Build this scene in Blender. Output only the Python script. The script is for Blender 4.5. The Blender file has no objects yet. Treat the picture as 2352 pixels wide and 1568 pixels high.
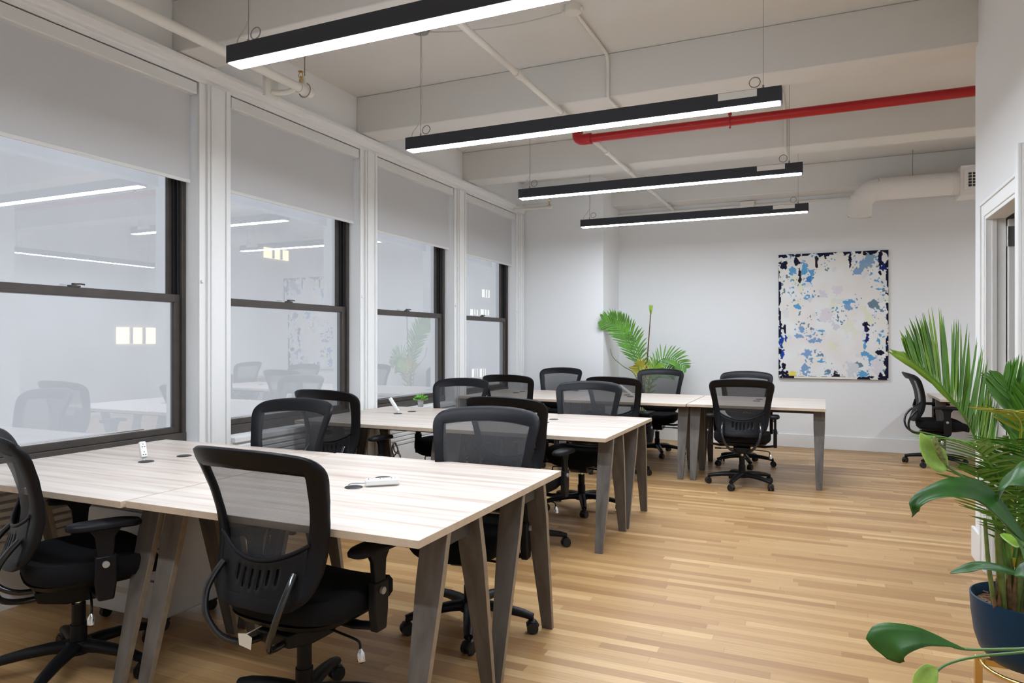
import bpy, bmesh, math, random
from mathutils import Vector, Matrix, noise
random.seed(7)
PI = math.pi
sc = bpy.context.scene
C = sc.collection

# ------------------------------------------------------------------ camera, world, exposure
CAM_Z, YAW, FPX = 1.35, math.radians(24.1), 1600.0
cd = bpy.data.cameras.new('camera'); cam = bpy.data.objects.new('camera', cd); C.objects.link(cam)
cam.location = (0, 0, CAM_Z); cam.rotation_euler = (PI/2, 0, YAW)
cd.sensor_width = 36; cd.lens = FPX/2352*36; cd.clip_start = 0.05; cd.clip_end = 200
sc.camera = cam
w = bpy.data.worlds.new('world'); sc.world = w; w.use_nodes = True
w.node_tree.nodes['Background'].inputs[0].default_value = (0.88, 0.895, 0.92, 1)
w.node_tree.nodes['Background'].inputs[1].default_value = 0.86
sc.view_settings.view_transform = 'Standard'; sc.view_settings.look = 'None'
sc.view_settings.gamma = 1; sc.view_settings.use_curve_mapping = False
sc.view_settings.exposure = 0.32
LAMP = 62.0            # radiance of the lamps' diffusers

XW, XR, YB, YE, ZC, ZB = -3.79, 0.87, 9.60, 5.18, 3.52, 3.19   # window wall, right wall, back wall, end of right wall, ceiling, beam underside
XA, Y0 = 4.3, -2.6

def P(u, v, d):
    r = (u-1176)/FPX; s = math.sin(YAW); c = math.cos(YAW)
    return Vector((d*(-s+c*r), d*(c+s*r), CAM_Z-(v-784)/FPX*d))

# ------------------------------------------------------------------ materials
def mat(name, col, rough=0.5, metal=0.0, spec=0.5, bump=None, vary=None, emit=None, coat=0):
    m = bpy.data.materials.new(name); m.use_nodes = True
    nt = m.node_tree; b = nt.nodes['Principled BSDF']
    b.inputs['Base Color'].default_value = (*col, 1); b.inputs['Roughness'].default_value = rough
    b.inputs['Metallic'].default_value = metal; b.inputs['Specular IOR Level'].default_value = spec
    b.inputs['Coat Weight'].default_value = coat
    tc = nt.nodes.new('ShaderNodeTexCoord')
    if vary:
        n = nt.nodes.new('ShaderNodeTexNoise'); n.inputs['Scale'].default_value = vary[0]; n.inputs['Detail'].default_value = 3
        nt.links.new(tc.outputs['Object'], n.inputs['Vector'])
        r = nt.nodes.new('ShaderNodeValToRGB')
        k = vary[1]
        r.color_ramp.elements[0].position = 0.3; r.color_ramp.elements[1].position = 0.7
        r.color_ramp.elements[0].color = (*[c*(1-k) for c in col], 1); r.color_ramp.elements[1].color = (*[min(1, c*(1+k)) for c in col], 1)
        nt.links.new(n.outputs['Fac'], r.inputs['Fac']); nt.links.new(r.outputs['Color'], b.inputs['Base Color'])
    if bump:
        n = nt.nodes.new('ShaderNodeTexNoise'); n.inputs['Scale'].default_value = bump[0]; n.inputs['Detail'].default_value = 3
        bp = nt.nodes.new('ShaderNodeBump'); bp.inputs['Strength'].default_value = bump[1]; bp.inputs['Distance'].default_value = 0.01
        nt.links.new(tc.outputs['Object'], n.inputs['Vector']); nt.links.new(n.outputs['Fac'], bp.inputs['Height'])
        nt.links.new(bp.outputs['Normal'], b.inputs['Normal'])
    if emit:
        b.inputs['Emission Color'].default_value = (*emit[0], 1); b.inputs['Emission Strength'].default_value = emit[1]
    return m

M = {}
M['wall'] = mat('wall_paint', (0.82, 0.82, 0.815), 0.7, bump=(14, 0.05))
M['trim'] = mat('trim_paint', (0.82, 0.815, 0.80), 0.42, bump=(30, 0.05))
M['ceil'] = mat('ceiling_paint', (0.70, 0.68, 0.645), 0.85, bump=(4, 0.12))
M['pipe'] = mat('pipe_paint', (0.75, 0.72, 0.66), 0.5)
M['shade'] = mat('shade_fabric', (0.60, 0.60, 0.605), 0.85, bump=(400, 0.1))
M['fascia'] = mat('shade_fascia', (0.74, 0.73, 0.71), 0.5)
M['bronze'] = mat('window_bronze', (0.062, 0.052, 0.045), 0.42, spec=0.4, vary=(8, 0.15))
M['track'] = mat('window_track', (0.010, 0.010, 0.011), 0.6)
M['plastic'] = mat('chair_plastic', (0.008, 0.008, 0.009), 0.42, spec=0.2, bump=(500, 0.04))
M['rim'] = mat('chair_rim', (0.007, 0.007, 0.009), 0.45, spec=0.2, bump=(500, 0.04))
M['tube'] = mat('chair_tube', (0.012, 0.012, 0.014), 0.16, spec=0.7)
M['seat'] = mat('seat_fabric', (0.008, 0.008, 0.009), 0.95, spec=0.2, bump=(600, 0.3))
M['wheel'] = mat('wheel_rubber', (0.008, 0.008, 0.008), 0.5)
M['knob'] = mat('knob_grey', (0.42, 0.42, 0.42), 0.35, metal=0.4)
M['chrome'] = mat('chrome', (0.75, 0.75, 0.76), 0.18, metal=1)
M['white_plastic'] = mat('white_plastic', (0.82, 0.82, 0.80), 0.35)
M['slot'] = mat('socket_dark', (0.05, 0.05, 0.05), 0.6)
M['grommet'] = mat('grommet_black', (0.022, 0.022, 0.025), 0.45)
M['edge'] = mat('table_edge', (0.60, 0.48, 0.36), 0.5, vary=(20, 0.08))
M['rail'] = mat('rail_steel', (0.035, 0.032, 0.030), 0.5)
M['house'] = mat('lamp_housing', (0.024, 0.027, 0.036), 0.45)
M['red'] = mat('red_pipe', (0.42, 0.006, 0.010), 0.33)
M['wire'] = mat('wire_grey', (0.30, 0.29, 0.28), 0.4, metal=0.6)
M['cable'] = mat('cable_white', (0.55, 0.54, 0.52), 0.5)
M['dark_cable'] = mat('cable_brown', (0.045, 0.035, 0.025), 0.6)
M['pedestal'] = mat('pedestal_white', (0.55, 0.54, 0.53), 0.4)
M['navy'] = mat('pot_navy', (0.002, 0.030, 0.070), 0.42, spec=0.25, bump=(60, 0.03))
M['brass'] = mat('brass', (0.72, 0.50, 0.18), 0.25, metal=1)
M['soil'] = mat('soil_chips', (0.20, 0.115, 0.055), 0.95, vary=(60, 0.7), bump=(70, 1.0))
M['palm'] = mat('palm_leaf', (0.095, 0.26, 0.025), 0.38, spec=0.5, vary=(9, 0.3))
M['palm_y'] = mat('palm_leaf_yellow', (0.50, 0.46, 0.05), 0.45, vary=(9, 0.25))
M['palm_l'] = mat('palm_leaf_light', (0.24, 0.42, 0.04), 0.42, vary=(9, 0.3))
M['cane'] = mat('palm_cane', (0.12, 0.17, 0.035), 0.45, vary=(25, 0.4))
M['husk'] = mat('palm_husk', (0.14, 0.075, 0.03), 0.85, vary=(40, 0.5))
M['lily'] = mat('lily_leaf', (0.028, 0.105, 0.014), 0.38, spec=0.45, vary=(12, 0.25))
M['lily_stem'] = mat('lily_stem', (0.09, 0.20, 0.05), 0.4)
M['spathe'] = mat('lily_spathe', (0.36, 0.56, 0.10), 0.45, vary=(25, 0.3))
M['spadix'] = mat('lily_spadix', (0.18, 0.20, 0.06), 0.7, vary=(150, 0.6))
M['succulent'] = mat('succulent', (0.14, 0.42, 0.05), 0.45, vary=(60, 0.3))
M['white_pot'] = mat('white_pot', (0.75, 0.75, 0.73), 0.4)
M['tag'] = mat('paper_tag', (0.72, 0.66, 0.56), 0.7)
M['sticker'] = mat('sticker', (0.80, 0.80, 0.78), 0.4)
M['steel'] = mat('hinge_steel', (0.42, 0.42, 0.41), 0.35, metal=0.8)
M['duct'] = mat('duct_paint', (0.80, 0.77, 0.73), 0.5, bump=(6, 0.1))
M['facade'] = mat('facade_render', (0.78, 0.78, 0.80), 0.9, vary=(0.6, 0.04))
M['fwin'] = mat('facade_window', (0.5, 0.5, 0.5), 0.5, emit=((1.0, 0.80, 0.52), 1.15))
M['fdim'] = mat('facade_window_dim', (0.5, 0.5, 0.5), 0.5, emit=((1.0, 0.95, 0.86), 0.95))
M['diffuser'] = mat('lamp_diffuser', (0.8, 0.8, 0.8), 0.5, emit=((0.86, 0.95, 1.06), LAMP))

def floor_mat():
    m = bpy.data.materials.new('oak_floor'); m.use_nodes = True; nt = m.node_tree; b = nt.nodes['Principled BSDF']
    L = nt.links.new
    tc = nt.nodes.new('ShaderNodeTexCoord'); sx = nt.nodes.new('ShaderNodeSeparateXYZ'); L(tc.outputs['Object'], sx.inputs[0])
    def mt(op, a, c=None):
        n = nt.nodes.new('ShaderNodeMath'); n.operation = op
        for i, v in enumerate((a, c)):
            if v is None: continue
            if hasattr(v, 'links'): L(v, n.inputs[i])
            else: n.inputs[i].default_value = v
        return n.outputs[0]
    def white(a, c):
        cb = nt.nodes.new('ShaderNodeCombineXYZ'); L(a, cb.inputs[0])
        if hasattr(c, 'links'): L(c, cb.inputs[1])
        else: cb.inputs[1].default_value = c
        wn = nt.nodes.new('ShaderNodeTexWhiteNoise'); wn.noise_dimensions = '2D'; L(cb.outputs[0], wn.inputs['Vector']); return wn.outputs['Value']
    yy = mt('DIVIDE', sx.outputs[1], 0.057); row = mt('FLOOR', yy)
    xs = mt('DIVIDE', mt('ADD', sx.outputs[0], mt('MULTIPLY', white(row, 3.3), 9.0)), mt('ADD', mt('MULTIPLY', white(row, 8.1), 0.7), 0.6))
    idx = mt('FLOOR', xs); rnd = white(row, idx)
    rp = nt.nodes.new('ShaderNodeValToRGB'); e = rp.color_ramp.elements
    e[0].position = 0; e[0].color = (0.40, 0.218, 0.088, 1); e[1].position = 1; e[1].color = (0.67, 0.445, 0.215, 1)
    for p, c in ((0.18, (0.445, 0.255, 0.105)), (0.55, (0.51, 0.31, 0.132)), (0.85, (0.57, 0.36, 0.165))):
        k = e.new(p); k.color = (*c, 1)
    L(rnd, rp.inputs['Fac'])
    mp = nt.nodes.new('ShaderNodeMapping'); mp.inputs['Scale'].default_value = (1.3, 45, 1); L(tc.outputs['Object'], mp.inputs['Vector'])
    n = nt.nodes.new('ShaderNodeTexNoise'); n.inputs['Scale'].default_value = 3; n.inputs['Detail'].default_value = 5; n.inputs['Distortion'].default_value = 0.6
    L(mp.outputs['Vector'], n.inputs['Vector'])
    r2 = nt.nodes.new('ShaderNodeValToRGB'); r2.color_ramp.elements[0].position = 0.3; r2.color_ramp.elements[1].position = 0.75
    r2.color_ramp.elements[0].color = (0.84, 0.80, 0.76, 1); r2.color_ramp.elements[1].color = (1.06, 1.06, 1.06, 1)
    L(n.outputs['Fac'], r2.inputs['Fac'])
    m2 = nt.nodes.new('ShaderNodeMix'); m2.data_type = 'RGBA'; m2.blend_type = 'MULTIPLY'; m2.inputs[0].default_value = 1
    L(rp.outputs['Color'], m2.inputs[6]); L(r2.outputs['Color'], m2.inputs[7])
    fy = mt('FRACT', yy); fx = mt('FRACT', xs)
    gap = mt('MAXIMUM', mt('GREATER_THAN', mt('ABSOLUTE', mt('SUBTRACT', fy, 0.5)), 0.488), mt('GREATER_THAN', mt('ABSOLUTE', mt('SUBTRACT', fx, 0.5)), 0.4988))
    m3 = nt.nodes.new('ShaderNodeMix'); m3.data_type = 'RGBA'; L(mt('MULTIPLY', gap, 0.45), m3.inputs[0]); L(m2.outputs[2], m3.inputs[6]); m3.inputs[7].default_value = (0.16, 0.09, 0.045, 1)
    L(m3.outputs[2], b.inputs['Base Color'])
    b.inputs['Roughness'].default_value = 0.38; b.inputs['Specular IOR Level'].default_value = 0.4
    bp = nt.nodes.new('ShaderNodeBump'); bp.inputs['Strength'].default_value = 0.12; bp.inputs['Distance'].default_value = 0.003
    L(n.outputs['Fac'], bp.inputs['Height']); L(bp.outputs['Normal'], b.inputs['Normal'])
    return m
M['floor'] = floor_mat()

def wood_mat(name, cA, cB, cC, scale, rough=0.4):
    m = bpy.data.materials.new(name); m.use_nodes = True; nt = m.node_tree; b = nt.nodes['Principled BSDF']; L = nt.links.new
    tc = nt.nodes.new('ShaderNodeTexCoord'); mp = nt.nodes.new('ShaderNodeMapping'); mp.inputs['Scale'].default_value = scale
    L(tc.outputs['Object'], mp.inputs['Vector'])
    n = nt.nodes.new('ShaderNodeTexNoise'); n.inputs['Scale'].default_value = 1; n.inputs['Detail'].default_value = 6; n.inputs['Distortion'].default_value = 0.4
    L(mp.outputs['Vector'], n.inputs['Vector'])
    r = nt.nodes.new('ShaderNodeValToRGB'); e = r.color_ramp.elements
    e[0].position = 0.33; e[0].color = (*cA, 1); e[1].position = 0.66; e[1].color = (*cC, 1)
    k = e.new(0.48); k.color = (*cB, 1)
    L(n.outputs['Fac'], r.inputs['Fac']); L(r.outputs['Color'], b.inputs['Base Color']); b.inputs['Roughness'].default_value = rough
    return m
M['top'] = wood_mat('table_laminate', (0.50, 0.39, 0.32), (0.64, 0.545, 0.47), (0.73, 0.66, 0.59), (1.0, 22, 5), 0.36)
M['leg'] = wood_mat('leg_wood', (0.088, 0.074, 0.062), (0.118, 0.102, 0.088), (0.15, 0.133, 0.116), (18, 18, 1.5), 0.55)
M['leg_edge'] = mat('leg_edge', (0.27, 0.215, 0.155), 0.55, vary=(30, 0.15))

def mesh_fabric():
    m = bpy.data.materials.new('chair_mesh'); m.use_nodes = True; nt = m.node_tree; L = nt.links.new
    out = nt.nodes['Material Output']; b = nt.nodes['Principled BSDF']
    b.inputs['Base Color'].default_value = (0.035, 0.035, 0.038, 1); b.inputs['Roughness'].default_value = 0.7
    t = nt.nodes.new('ShaderNodeBsdfTransparent'); mx = nt.nodes.new('ShaderNodeMixShader')
    tc = nt.nodes.new('ShaderNodeTexCoord')
    sx = nt.nodes.new('ShaderNodeSeparateXYZ'); L(tc.outputs['Object'], sx.inputs[0])
    def math_(op, a, bv=None):
        n = nt.nodes.new('ShaderNodeMath'); n.operation = op
        if hasattr(a, 'links'): L(a, n.inputs[0])
        else: n.inputs[0].default_value = a
        if bv is not None:
            if hasattr(bv, 'links'): L(bv, n.inputs[1])
            else: n.inputs[1].default_value = bv
        return n.outputs[0]
    a = math_('SINE', math_('MULTIPLY', sx.outputs[0], 2*PI/0.0042)); c = math_('SINE', math_('MULTIPLY', sx.outputs[2], 2*PI/0.0036))
    s = math_('MULTIPLY', a, c)                       # little diamond holes of the knit
    f = math_('ADD', math_('MULTIPLY', s, 0.18), 0.70)
    L(f, mx.inputs[0]); L(t.outputs[0], mx.inputs[1]); L(b.outputs[0], mx.inputs[2]); L(mx.outputs[0], out.inputs[0])
    return m
M['mesh'] = mesh_fabric()

def glass_mat():
    m = bpy.data.materials.new('window_glass'); m.use_nodes = True; nt = m.node_tree; L = nt.links.new
    out = nt.nodes['Material Output']; nt.nodes.remove(nt.nodes['Principled BSDF'])
    t = nt.nodes.new('ShaderNodeBsdfTransparent'); t.inputs[0].default_value = (0.93, 0.95, 0.97, 1)
    g = nt.nodes.new('ShaderNodeBsdfGlossy'); g.inputs['Roughness'].default_value = 0.0
    lw = nt.nodes.new('ShaderNodeLayerWeight'); lw.inputs['Blend'].default_value = 0.5
    mr = nt.nodes.new('ShaderNodeMapRange'); mr.inputs[3].default_value = 0.10; mr.inputs[4].default_value = 0.42
    L(lw.outputs['Facing'], mr.inputs[0])
    mx = nt.nodes.new('ShaderNodeMixShader'); L(mr.outputs[0], mx.inputs[0]); L(t.outputs[0], mx.inputs[1]); L(g.outputs[0], mx.inputs[2])
    L(mx.outputs[0], out.inputs[0]); return m
M['glass'] = glass_mat()
def clear_glass():
    m = bpy.data.materials.new('clear_glass'); m.use_nodes = True; b = m.node_tree.nodes['Principled BSDF']
    b.inputs['Transmission Weight'].default_value = 0.8; b.inputs['Roughness'].default_value = 0.05; b.inputs['Base Color'].default_value = (0.95, 0.97, 0.97, 1)
    return m
M['jar'] = clear_glass()

# ------------------------------------------------------------------ mesh helpers
def box(bm, x0, x1, y0, y1, z0, z1, mi=0):
    vs = [bm.verts.new((x, y, z)) for x in (x0, x1) for y in (y0, y1) for z in (z0, z1)]
    fs = [(0, 1, 3, 2), (4, 6, 7, 5), (0, 4, 5, 1), (2, 3, 7, 6), (0, 2, 6, 4), (1, 5, 7, 3)]
    out = []
    for f in fs:
        fc = bm.faces.new([vs[i] for i in f]); fc.material_index = mi; out.append(fc)
    return vs
def prism(bm, poly, axis, a0, a1):
    """poly: 2D outline in the two other axes (order xyz minus axis), extruded a0..a1"""
    def mk(p, a):
        if axis == 'x': return (a, p[0], p[1])
        if axis == 'y': return (p[0], a, p[1])
        return (p[0], p[1], a)
    A = [bm.verts.new(mk(p, a0)) for p in poly]; B = [bm.verts.new(mk(p, a1)) for p in poly]
    n = len(poly)
    bm.faces.new(A[::-1]); bm.faces.new(B)
    for i in range(n):
        bm.faces.new((A[i], A[(i+1) % n], B[(i+1) % n], B[i]))
def tube(bm, pts, r, seg=8, closed=False, cap=True, flat=None):
    pts = [Vector(p) for p in pts]; n = len(pts); rings = []
    rs = r if isinstance(r, (list, tuple)) else [r]*n
    up = None
    for i in range(n):
        if closed: t = (pts[(i+1) % n]-pts[i-1]).normalized()
        else: t = (pts[min(i+1, n-1)]-pts[max(i-1, 0)]).normalized()
        if up is None:
            a = Vector((0, 0, 1)) if abs(t.z) < 0.9 else Vector((1, 0, 0))
            up = (a-t*a.dot(t)).normalized()
        else:
            up = up-t*up.dot(t)
            up = up.normalized() if up.length > 1e-5 else Vector((0, 1, 0))
        s = t.cross(up)
        fl = flat or (1, 1)
        rings.append([bm.verts.new(pts[i]+(s*math.cos(2*PI*k/seg)*fl[0]+up*math.sin(2*PI*k/seg)*fl[1])*rs[i]) for k in range(seg)])
    m = n if closed else n-1
    for i in range(m):
        a, b = rings[i], rings[(i+1) % n]
        for k in range(seg):
            bm.faces.new((a[k], a[(k+1) % seg], b[(k+1) % seg], b[k]))
    if cap and not closed:
        bm.faces.new(rings[0][::-1]); bm.faces.new(rings[-1])
def cyl(bm, p0, p1, r, seg=16, r2=None):
    tube(bm, [p0, p1], [r, r if r2 is None else r2], seg)
def lathe(bm, prof, cx=0, cy=0, seg=32, cap0=False, cap1=False):
    rings = []
    for r, z in prof:
        rings.append([bm.verts.new((cx+r*math.cos(2*PI*k/seg), cy+r*math.sin(2*PI*k/seg), z)) for k in range(seg)])
    for a, b in zip(rings, rings[1:]):
        for k in range(seg): bm.faces.new((a[k], a[(k+1) % seg], b[(k+1) % seg], b[k]))
    if cap0: bm.faces.new(rings[0][::-1])
    if cap1: bm.faces.new(rings[-1])
def spline(pts, n):
    pts = [Vector(p) for p in pts]; out = []
    m = len(pts)-1
    for k in range(n+1):
        t = k/n*m; i = min(int(t), m-1); f = t-i
        p0, p1, p2, p3 = pts[max(i-1, 0)], pts[i], pts[i+1], pts[min(i+2, m)]
        out.append(0.5*((2*p1)+(p2-p0)*f+(2*p0-5*p1+4*p2-p3)*f*f+(3*p1-p0-3*p2+p3)*f**3))
    return out
def interp(tab, x):
    if x <= tab[0][0]: return tab[0][1]
    for (a, va), (b, vb) in zip(tab, tab[1:]):
        if x <= b:
            f = (x-a)/(b-a); f = f*f*(3-2*f) if False else f
            return va+(vb-va)*f
    return tab[-1][1]
def obj(name, bm, m, parent=None, smooth=False, bevel=0, label=None, solid=0, fixn=True):
    if fixn: bmesh.ops.recalc_face_normals(bm, faces=bm.faces)
    me = bpy.data.meshes.new(name); bm.to_mesh(me); bm.free()
    for mm in (m if isinstance(m, (list, tuple)) else [m]): me.materials.append(mm)
    if smooth:
        for p in me.polygons: p.use_smooth = True
    o = bpy.data.objects.new(name, me); C.objects.link(o)
    if parent: o.parent = parent
    if solid:
        s = o.modifiers.new('s', 'SOLIDIFY'); s.thickness = solid; s.offset = 0
    if bevel:
        b = o.modifiers.new('b', 'BEVEL'); b.width = bevel; b.segments = 2; b.limit_method = 'ANGLE'; b.angle_limit = math.radians(40)
        for p in me.polygons: p.use_smooth = True
        try:
            me.set_sharp_from_angle(angle=math.radians(40))
        except Exception: pass
    elif smooth:
        try: me.set_sharp_from_angle(angle=math.radians(50))
        except Exception: pass
    if label: o['label'] = label
    return o
def tag(o, label, cat, group=None, kind=None):
    o['label'] = label; o['category'] = cat
    if group: o['group'] = group
    if kind: o['kind'] = kind
    return o
def thing(name, label, cat, loc=(0, 0, 0), rz=0, group=None):
    o = bpy.data.objects.new(name, None); C.objects.link(o); o.empty_display_size = 0.1
    o.location = loc; o.rotation_euler = (0, 0, rz); return tag(o, label, cat, group)
def struct(name, bm, m, parent=None, label=None, cat=None, **k):
    o = obj(name, bm, m, parent, **k)
    if not parent:
        o['kind'] = 'structure'
        if label: o['label'] = label
        if cat: o['category'] = cat
    return o
def dup(root, loc, rz, label=None, group=None):
    r = root.copy(); C.objects.link(r); r.location = loc; r.rotation_euler = (0, 0, rz)
    if label: r['label'] = label
    if group: r['group'] = group
    for ch in list(root.children):
        c = ch.copy(); C.objects.link(c); c.parent = r
        for g in ch.children:
            d = g.copy(); C.objects.link(d); d.parent = c
    return r
def B(): return bmesh.new()

# ------------------------------------------------------------------ shell
bm = B(); box(bm, XW-0.3, XA+0.1, Y0-0.1, YB+0.1, -0.12, 0)
struct('floor', bm, M['floor'], label='honey oak strip floor with narrow boards running across the room', cat='floor')
bm = B(); box(bm, XW-0.3, XA+0.1, Y0-0.1, YB+0.1, ZC, ZC+0.12)
struct('ceiling', bm, M['ceil'], label='painted plaster ceiling between the beams', cat='ceiling')

WIN = [(1.88, 3.37), (3.64, 5.13), (5.385, 6.865), (7.14, 8.59)]
SILL, HEAD = 0.68, 3.09
bm = B()
X2 = XW-0.24
box(bm, X2, XW, Y0, YB, 0, SILL)            # below the windows
box(bm, X2, XW, Y0, YB, HEAD, ZC)           # above
edges = [Y0]
for a, b_ in WIN: edges += [a, b_]
edges.append(YB)
for i in range(0, len(edges), 2): box(bm, X2, XW, edges[i], edges[i+1], SILL, HEAD)
struct('wall_left', bm, M['wall'], label='white wall with four tall windows along the left', cat='wall')
bm = B(); box(bm, XW, XA+0.1, YB, YB+0.12, 0, ZC)
struct('wall_back', bm, M['wall'], label='white back wall carrying the abstract painting', cat='wall')
bm = B(); box(bm, XW, -2.64, 8.83, YB, 0, ZC)
struct('wall_corner', bm, M['wall'], label='white boxed pier in the far left corner', cat='wall')
bm = B(); box(bm, XW-0.2, XR+0.12, Y0-0.12, Y0, 0, ZC)
struct('wall_front', bm, M['wall'], label='white wall behind the camera', cat='wall')
bm = B(); box(bm, XA, XA+0.12, YE-0.12, YB, 0, ZC)
struct('wall_far_right', bm, M['wall'], label='white wall closing the alcove on the right', cat='wall')
# right wall with its doorway
DY0, DY1, DZ = 4.03, 4.845, 2.08
bm = B()
box(bm, XR, XR+0.08, Y0, DY0, 0, ZC); box(bm, XR, XR+0.08, DY1, YE, 0, ZC); box(bm, XR, XR+0.08, DY0, DY1, DZ, ZC)
struct('wall_right', bm, M['wall'], label='white partition wall with a doorway at the right edge', cat='wall')
bm = B(); box(bm, XR+0.08, XA, YE-0.12, YE, 0, ZC)
struct('wall_partition', bm, M['wall'], label='white partition turning right behind the doorway', cat='wall')
bm = B(); box(bm, 2.2, 2.32, Y0, YE-0.12, 0, ZC); box(bm, XR+0.13, 2.2, Y0, Y0+0.1, 0, ZC)
struct('wall_hall', bm, M['wall'], label='pale wall of the room seen through the doorway', cat='wall')

# beams (soffits) across the ceiling
for i, (y0, y1) in enumerate([(1.22, 1.5), (3.17, 3.47), (5.09, 5.38), (7.08, 7.38), (9.25, YB)]):
    bm = B(); box(bm, XW, XR if i < 2 else XA, y0, y1, ZB, ZC)
    struct('trim_%d' % (i+1), bm, M['ceil'], label='boxed ceiling beam number %s from the camera' % ['one', 'two', 'three', 'four', 'five'][i], cat='beam', bevel=0.008)
# cornice over the windows
bm = B()
prof = [(XW, 3.07), (XW+0.012, 3.07), (XW+0.012, 3.095), (XW+0.028, 3.10), (XW+0.028, 3.115), (XW+0.042, 3.125), (XW+0.05, 3.15), (XW+0.062, 3.155), (XW+0.062, 3.18), (XW, 3.18)]
prism(bm, prof, 'y', Y0, 8.83)
struct('trim_6', bm, M['trim'], label='moulded white cornice running above the windows', cat='cornice')
# pilasters between windows: stepped mouldings
pil = [(1.62, 1.88), (3.37, 3.64), (5.13, 5.385), (6.865, 7.14), (8.59, 8.83)]
for i, (a, b_) in enumerate(pil):
    bm = B()
    wd = b_-a
    box(bm, XW, XW+0.012, a+0.0, b_-0.0, 0, 3.07)
    box(bm, XW+0.012, XW+0.030, a+0.055, b_-0.02, 0, 3.07)
    box(bm, XW+0.030, XW+0.040, a+0.075, a+0.10, 0, 3.07)
    box(bm, XW+0.030, XW+0.040, b_-0.065, b_-0.04, 0, 3.07)
    for z in (1.75,):
        cyl(bm, (XW+0.012, a+0.02, z), (XW+0.024, a+0.02, z), 0.012, 10)
    struct('trim_%d' % (7+i), bm, M['trim'], label='moulded white pilaster beside window %s' % ['one, near side', 'one, far side', 'two, far side', 'three, far side', 'four, far side'][i], cat='pilaster', bevel=0.003)
# baseboards
def baseboard(name, x0, x1, y0, y1, lab, h=0.17):
    bm = B(); box(bm, x0, x1, y0, y1, 0, h)
    struct(name, bm, M['trim'], label=lab, cat='baseboard', bevel=0.004)
baseboard('baseboard_back', -2.64, XA, YB-0.018, YB, 'tall white baseboard along the back wall')
baseboard('baseboard_corner', XW+0.04, -2.64, 8.812, 8.83, 'white baseboard across the corner pier')
baseboard('baseboard_right', XR-0.02, XR, 4.95, YE+0.02, 'white baseboard return at the end of the right wall', 0.19)
baseboard('baseboard_right_near', XR-0.02, XR, Y0, 3.88, 'white baseboard along the near right wall', 0.19)
# painted panel rails below windows: heater covers
for i, (a, b_) in enumerate(WIN):
    t = thing('radiator_cover', 'white louvred radiator cover under %s window' % ['the nearest', 'the second', 'the third', 'the farthest'][i], 'radiator cover', (XW, (a+b_)/2, 0), 0, 'radiator covers below the windows')
    h = (b_-a)/2-0.012
    bm = B(); box(bm, 0.002, 0.03, -h, h, 0.0, 0.34); box(bm, 0.002, 0.012, -h, h, 0.34, 0.64)
    obj('panel', bm, M['trim'], t)
    bm = B(); box(bm, 0.0015, 0.040, -h, h, 0.64, 0.676)
    obj('shelf', bm, M['trim'], t, bevel=0.003)
    bm = B()
    for k in range(7):
        z = 0.35+k*0.040
        prism(bm, [(0.013, z+0.012), (0.034, z), (0.036, z+0.024), (0.016, z+0.034)], 'y', -h, h)
    obj('louvres', bm, M['trim'], t)

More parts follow.
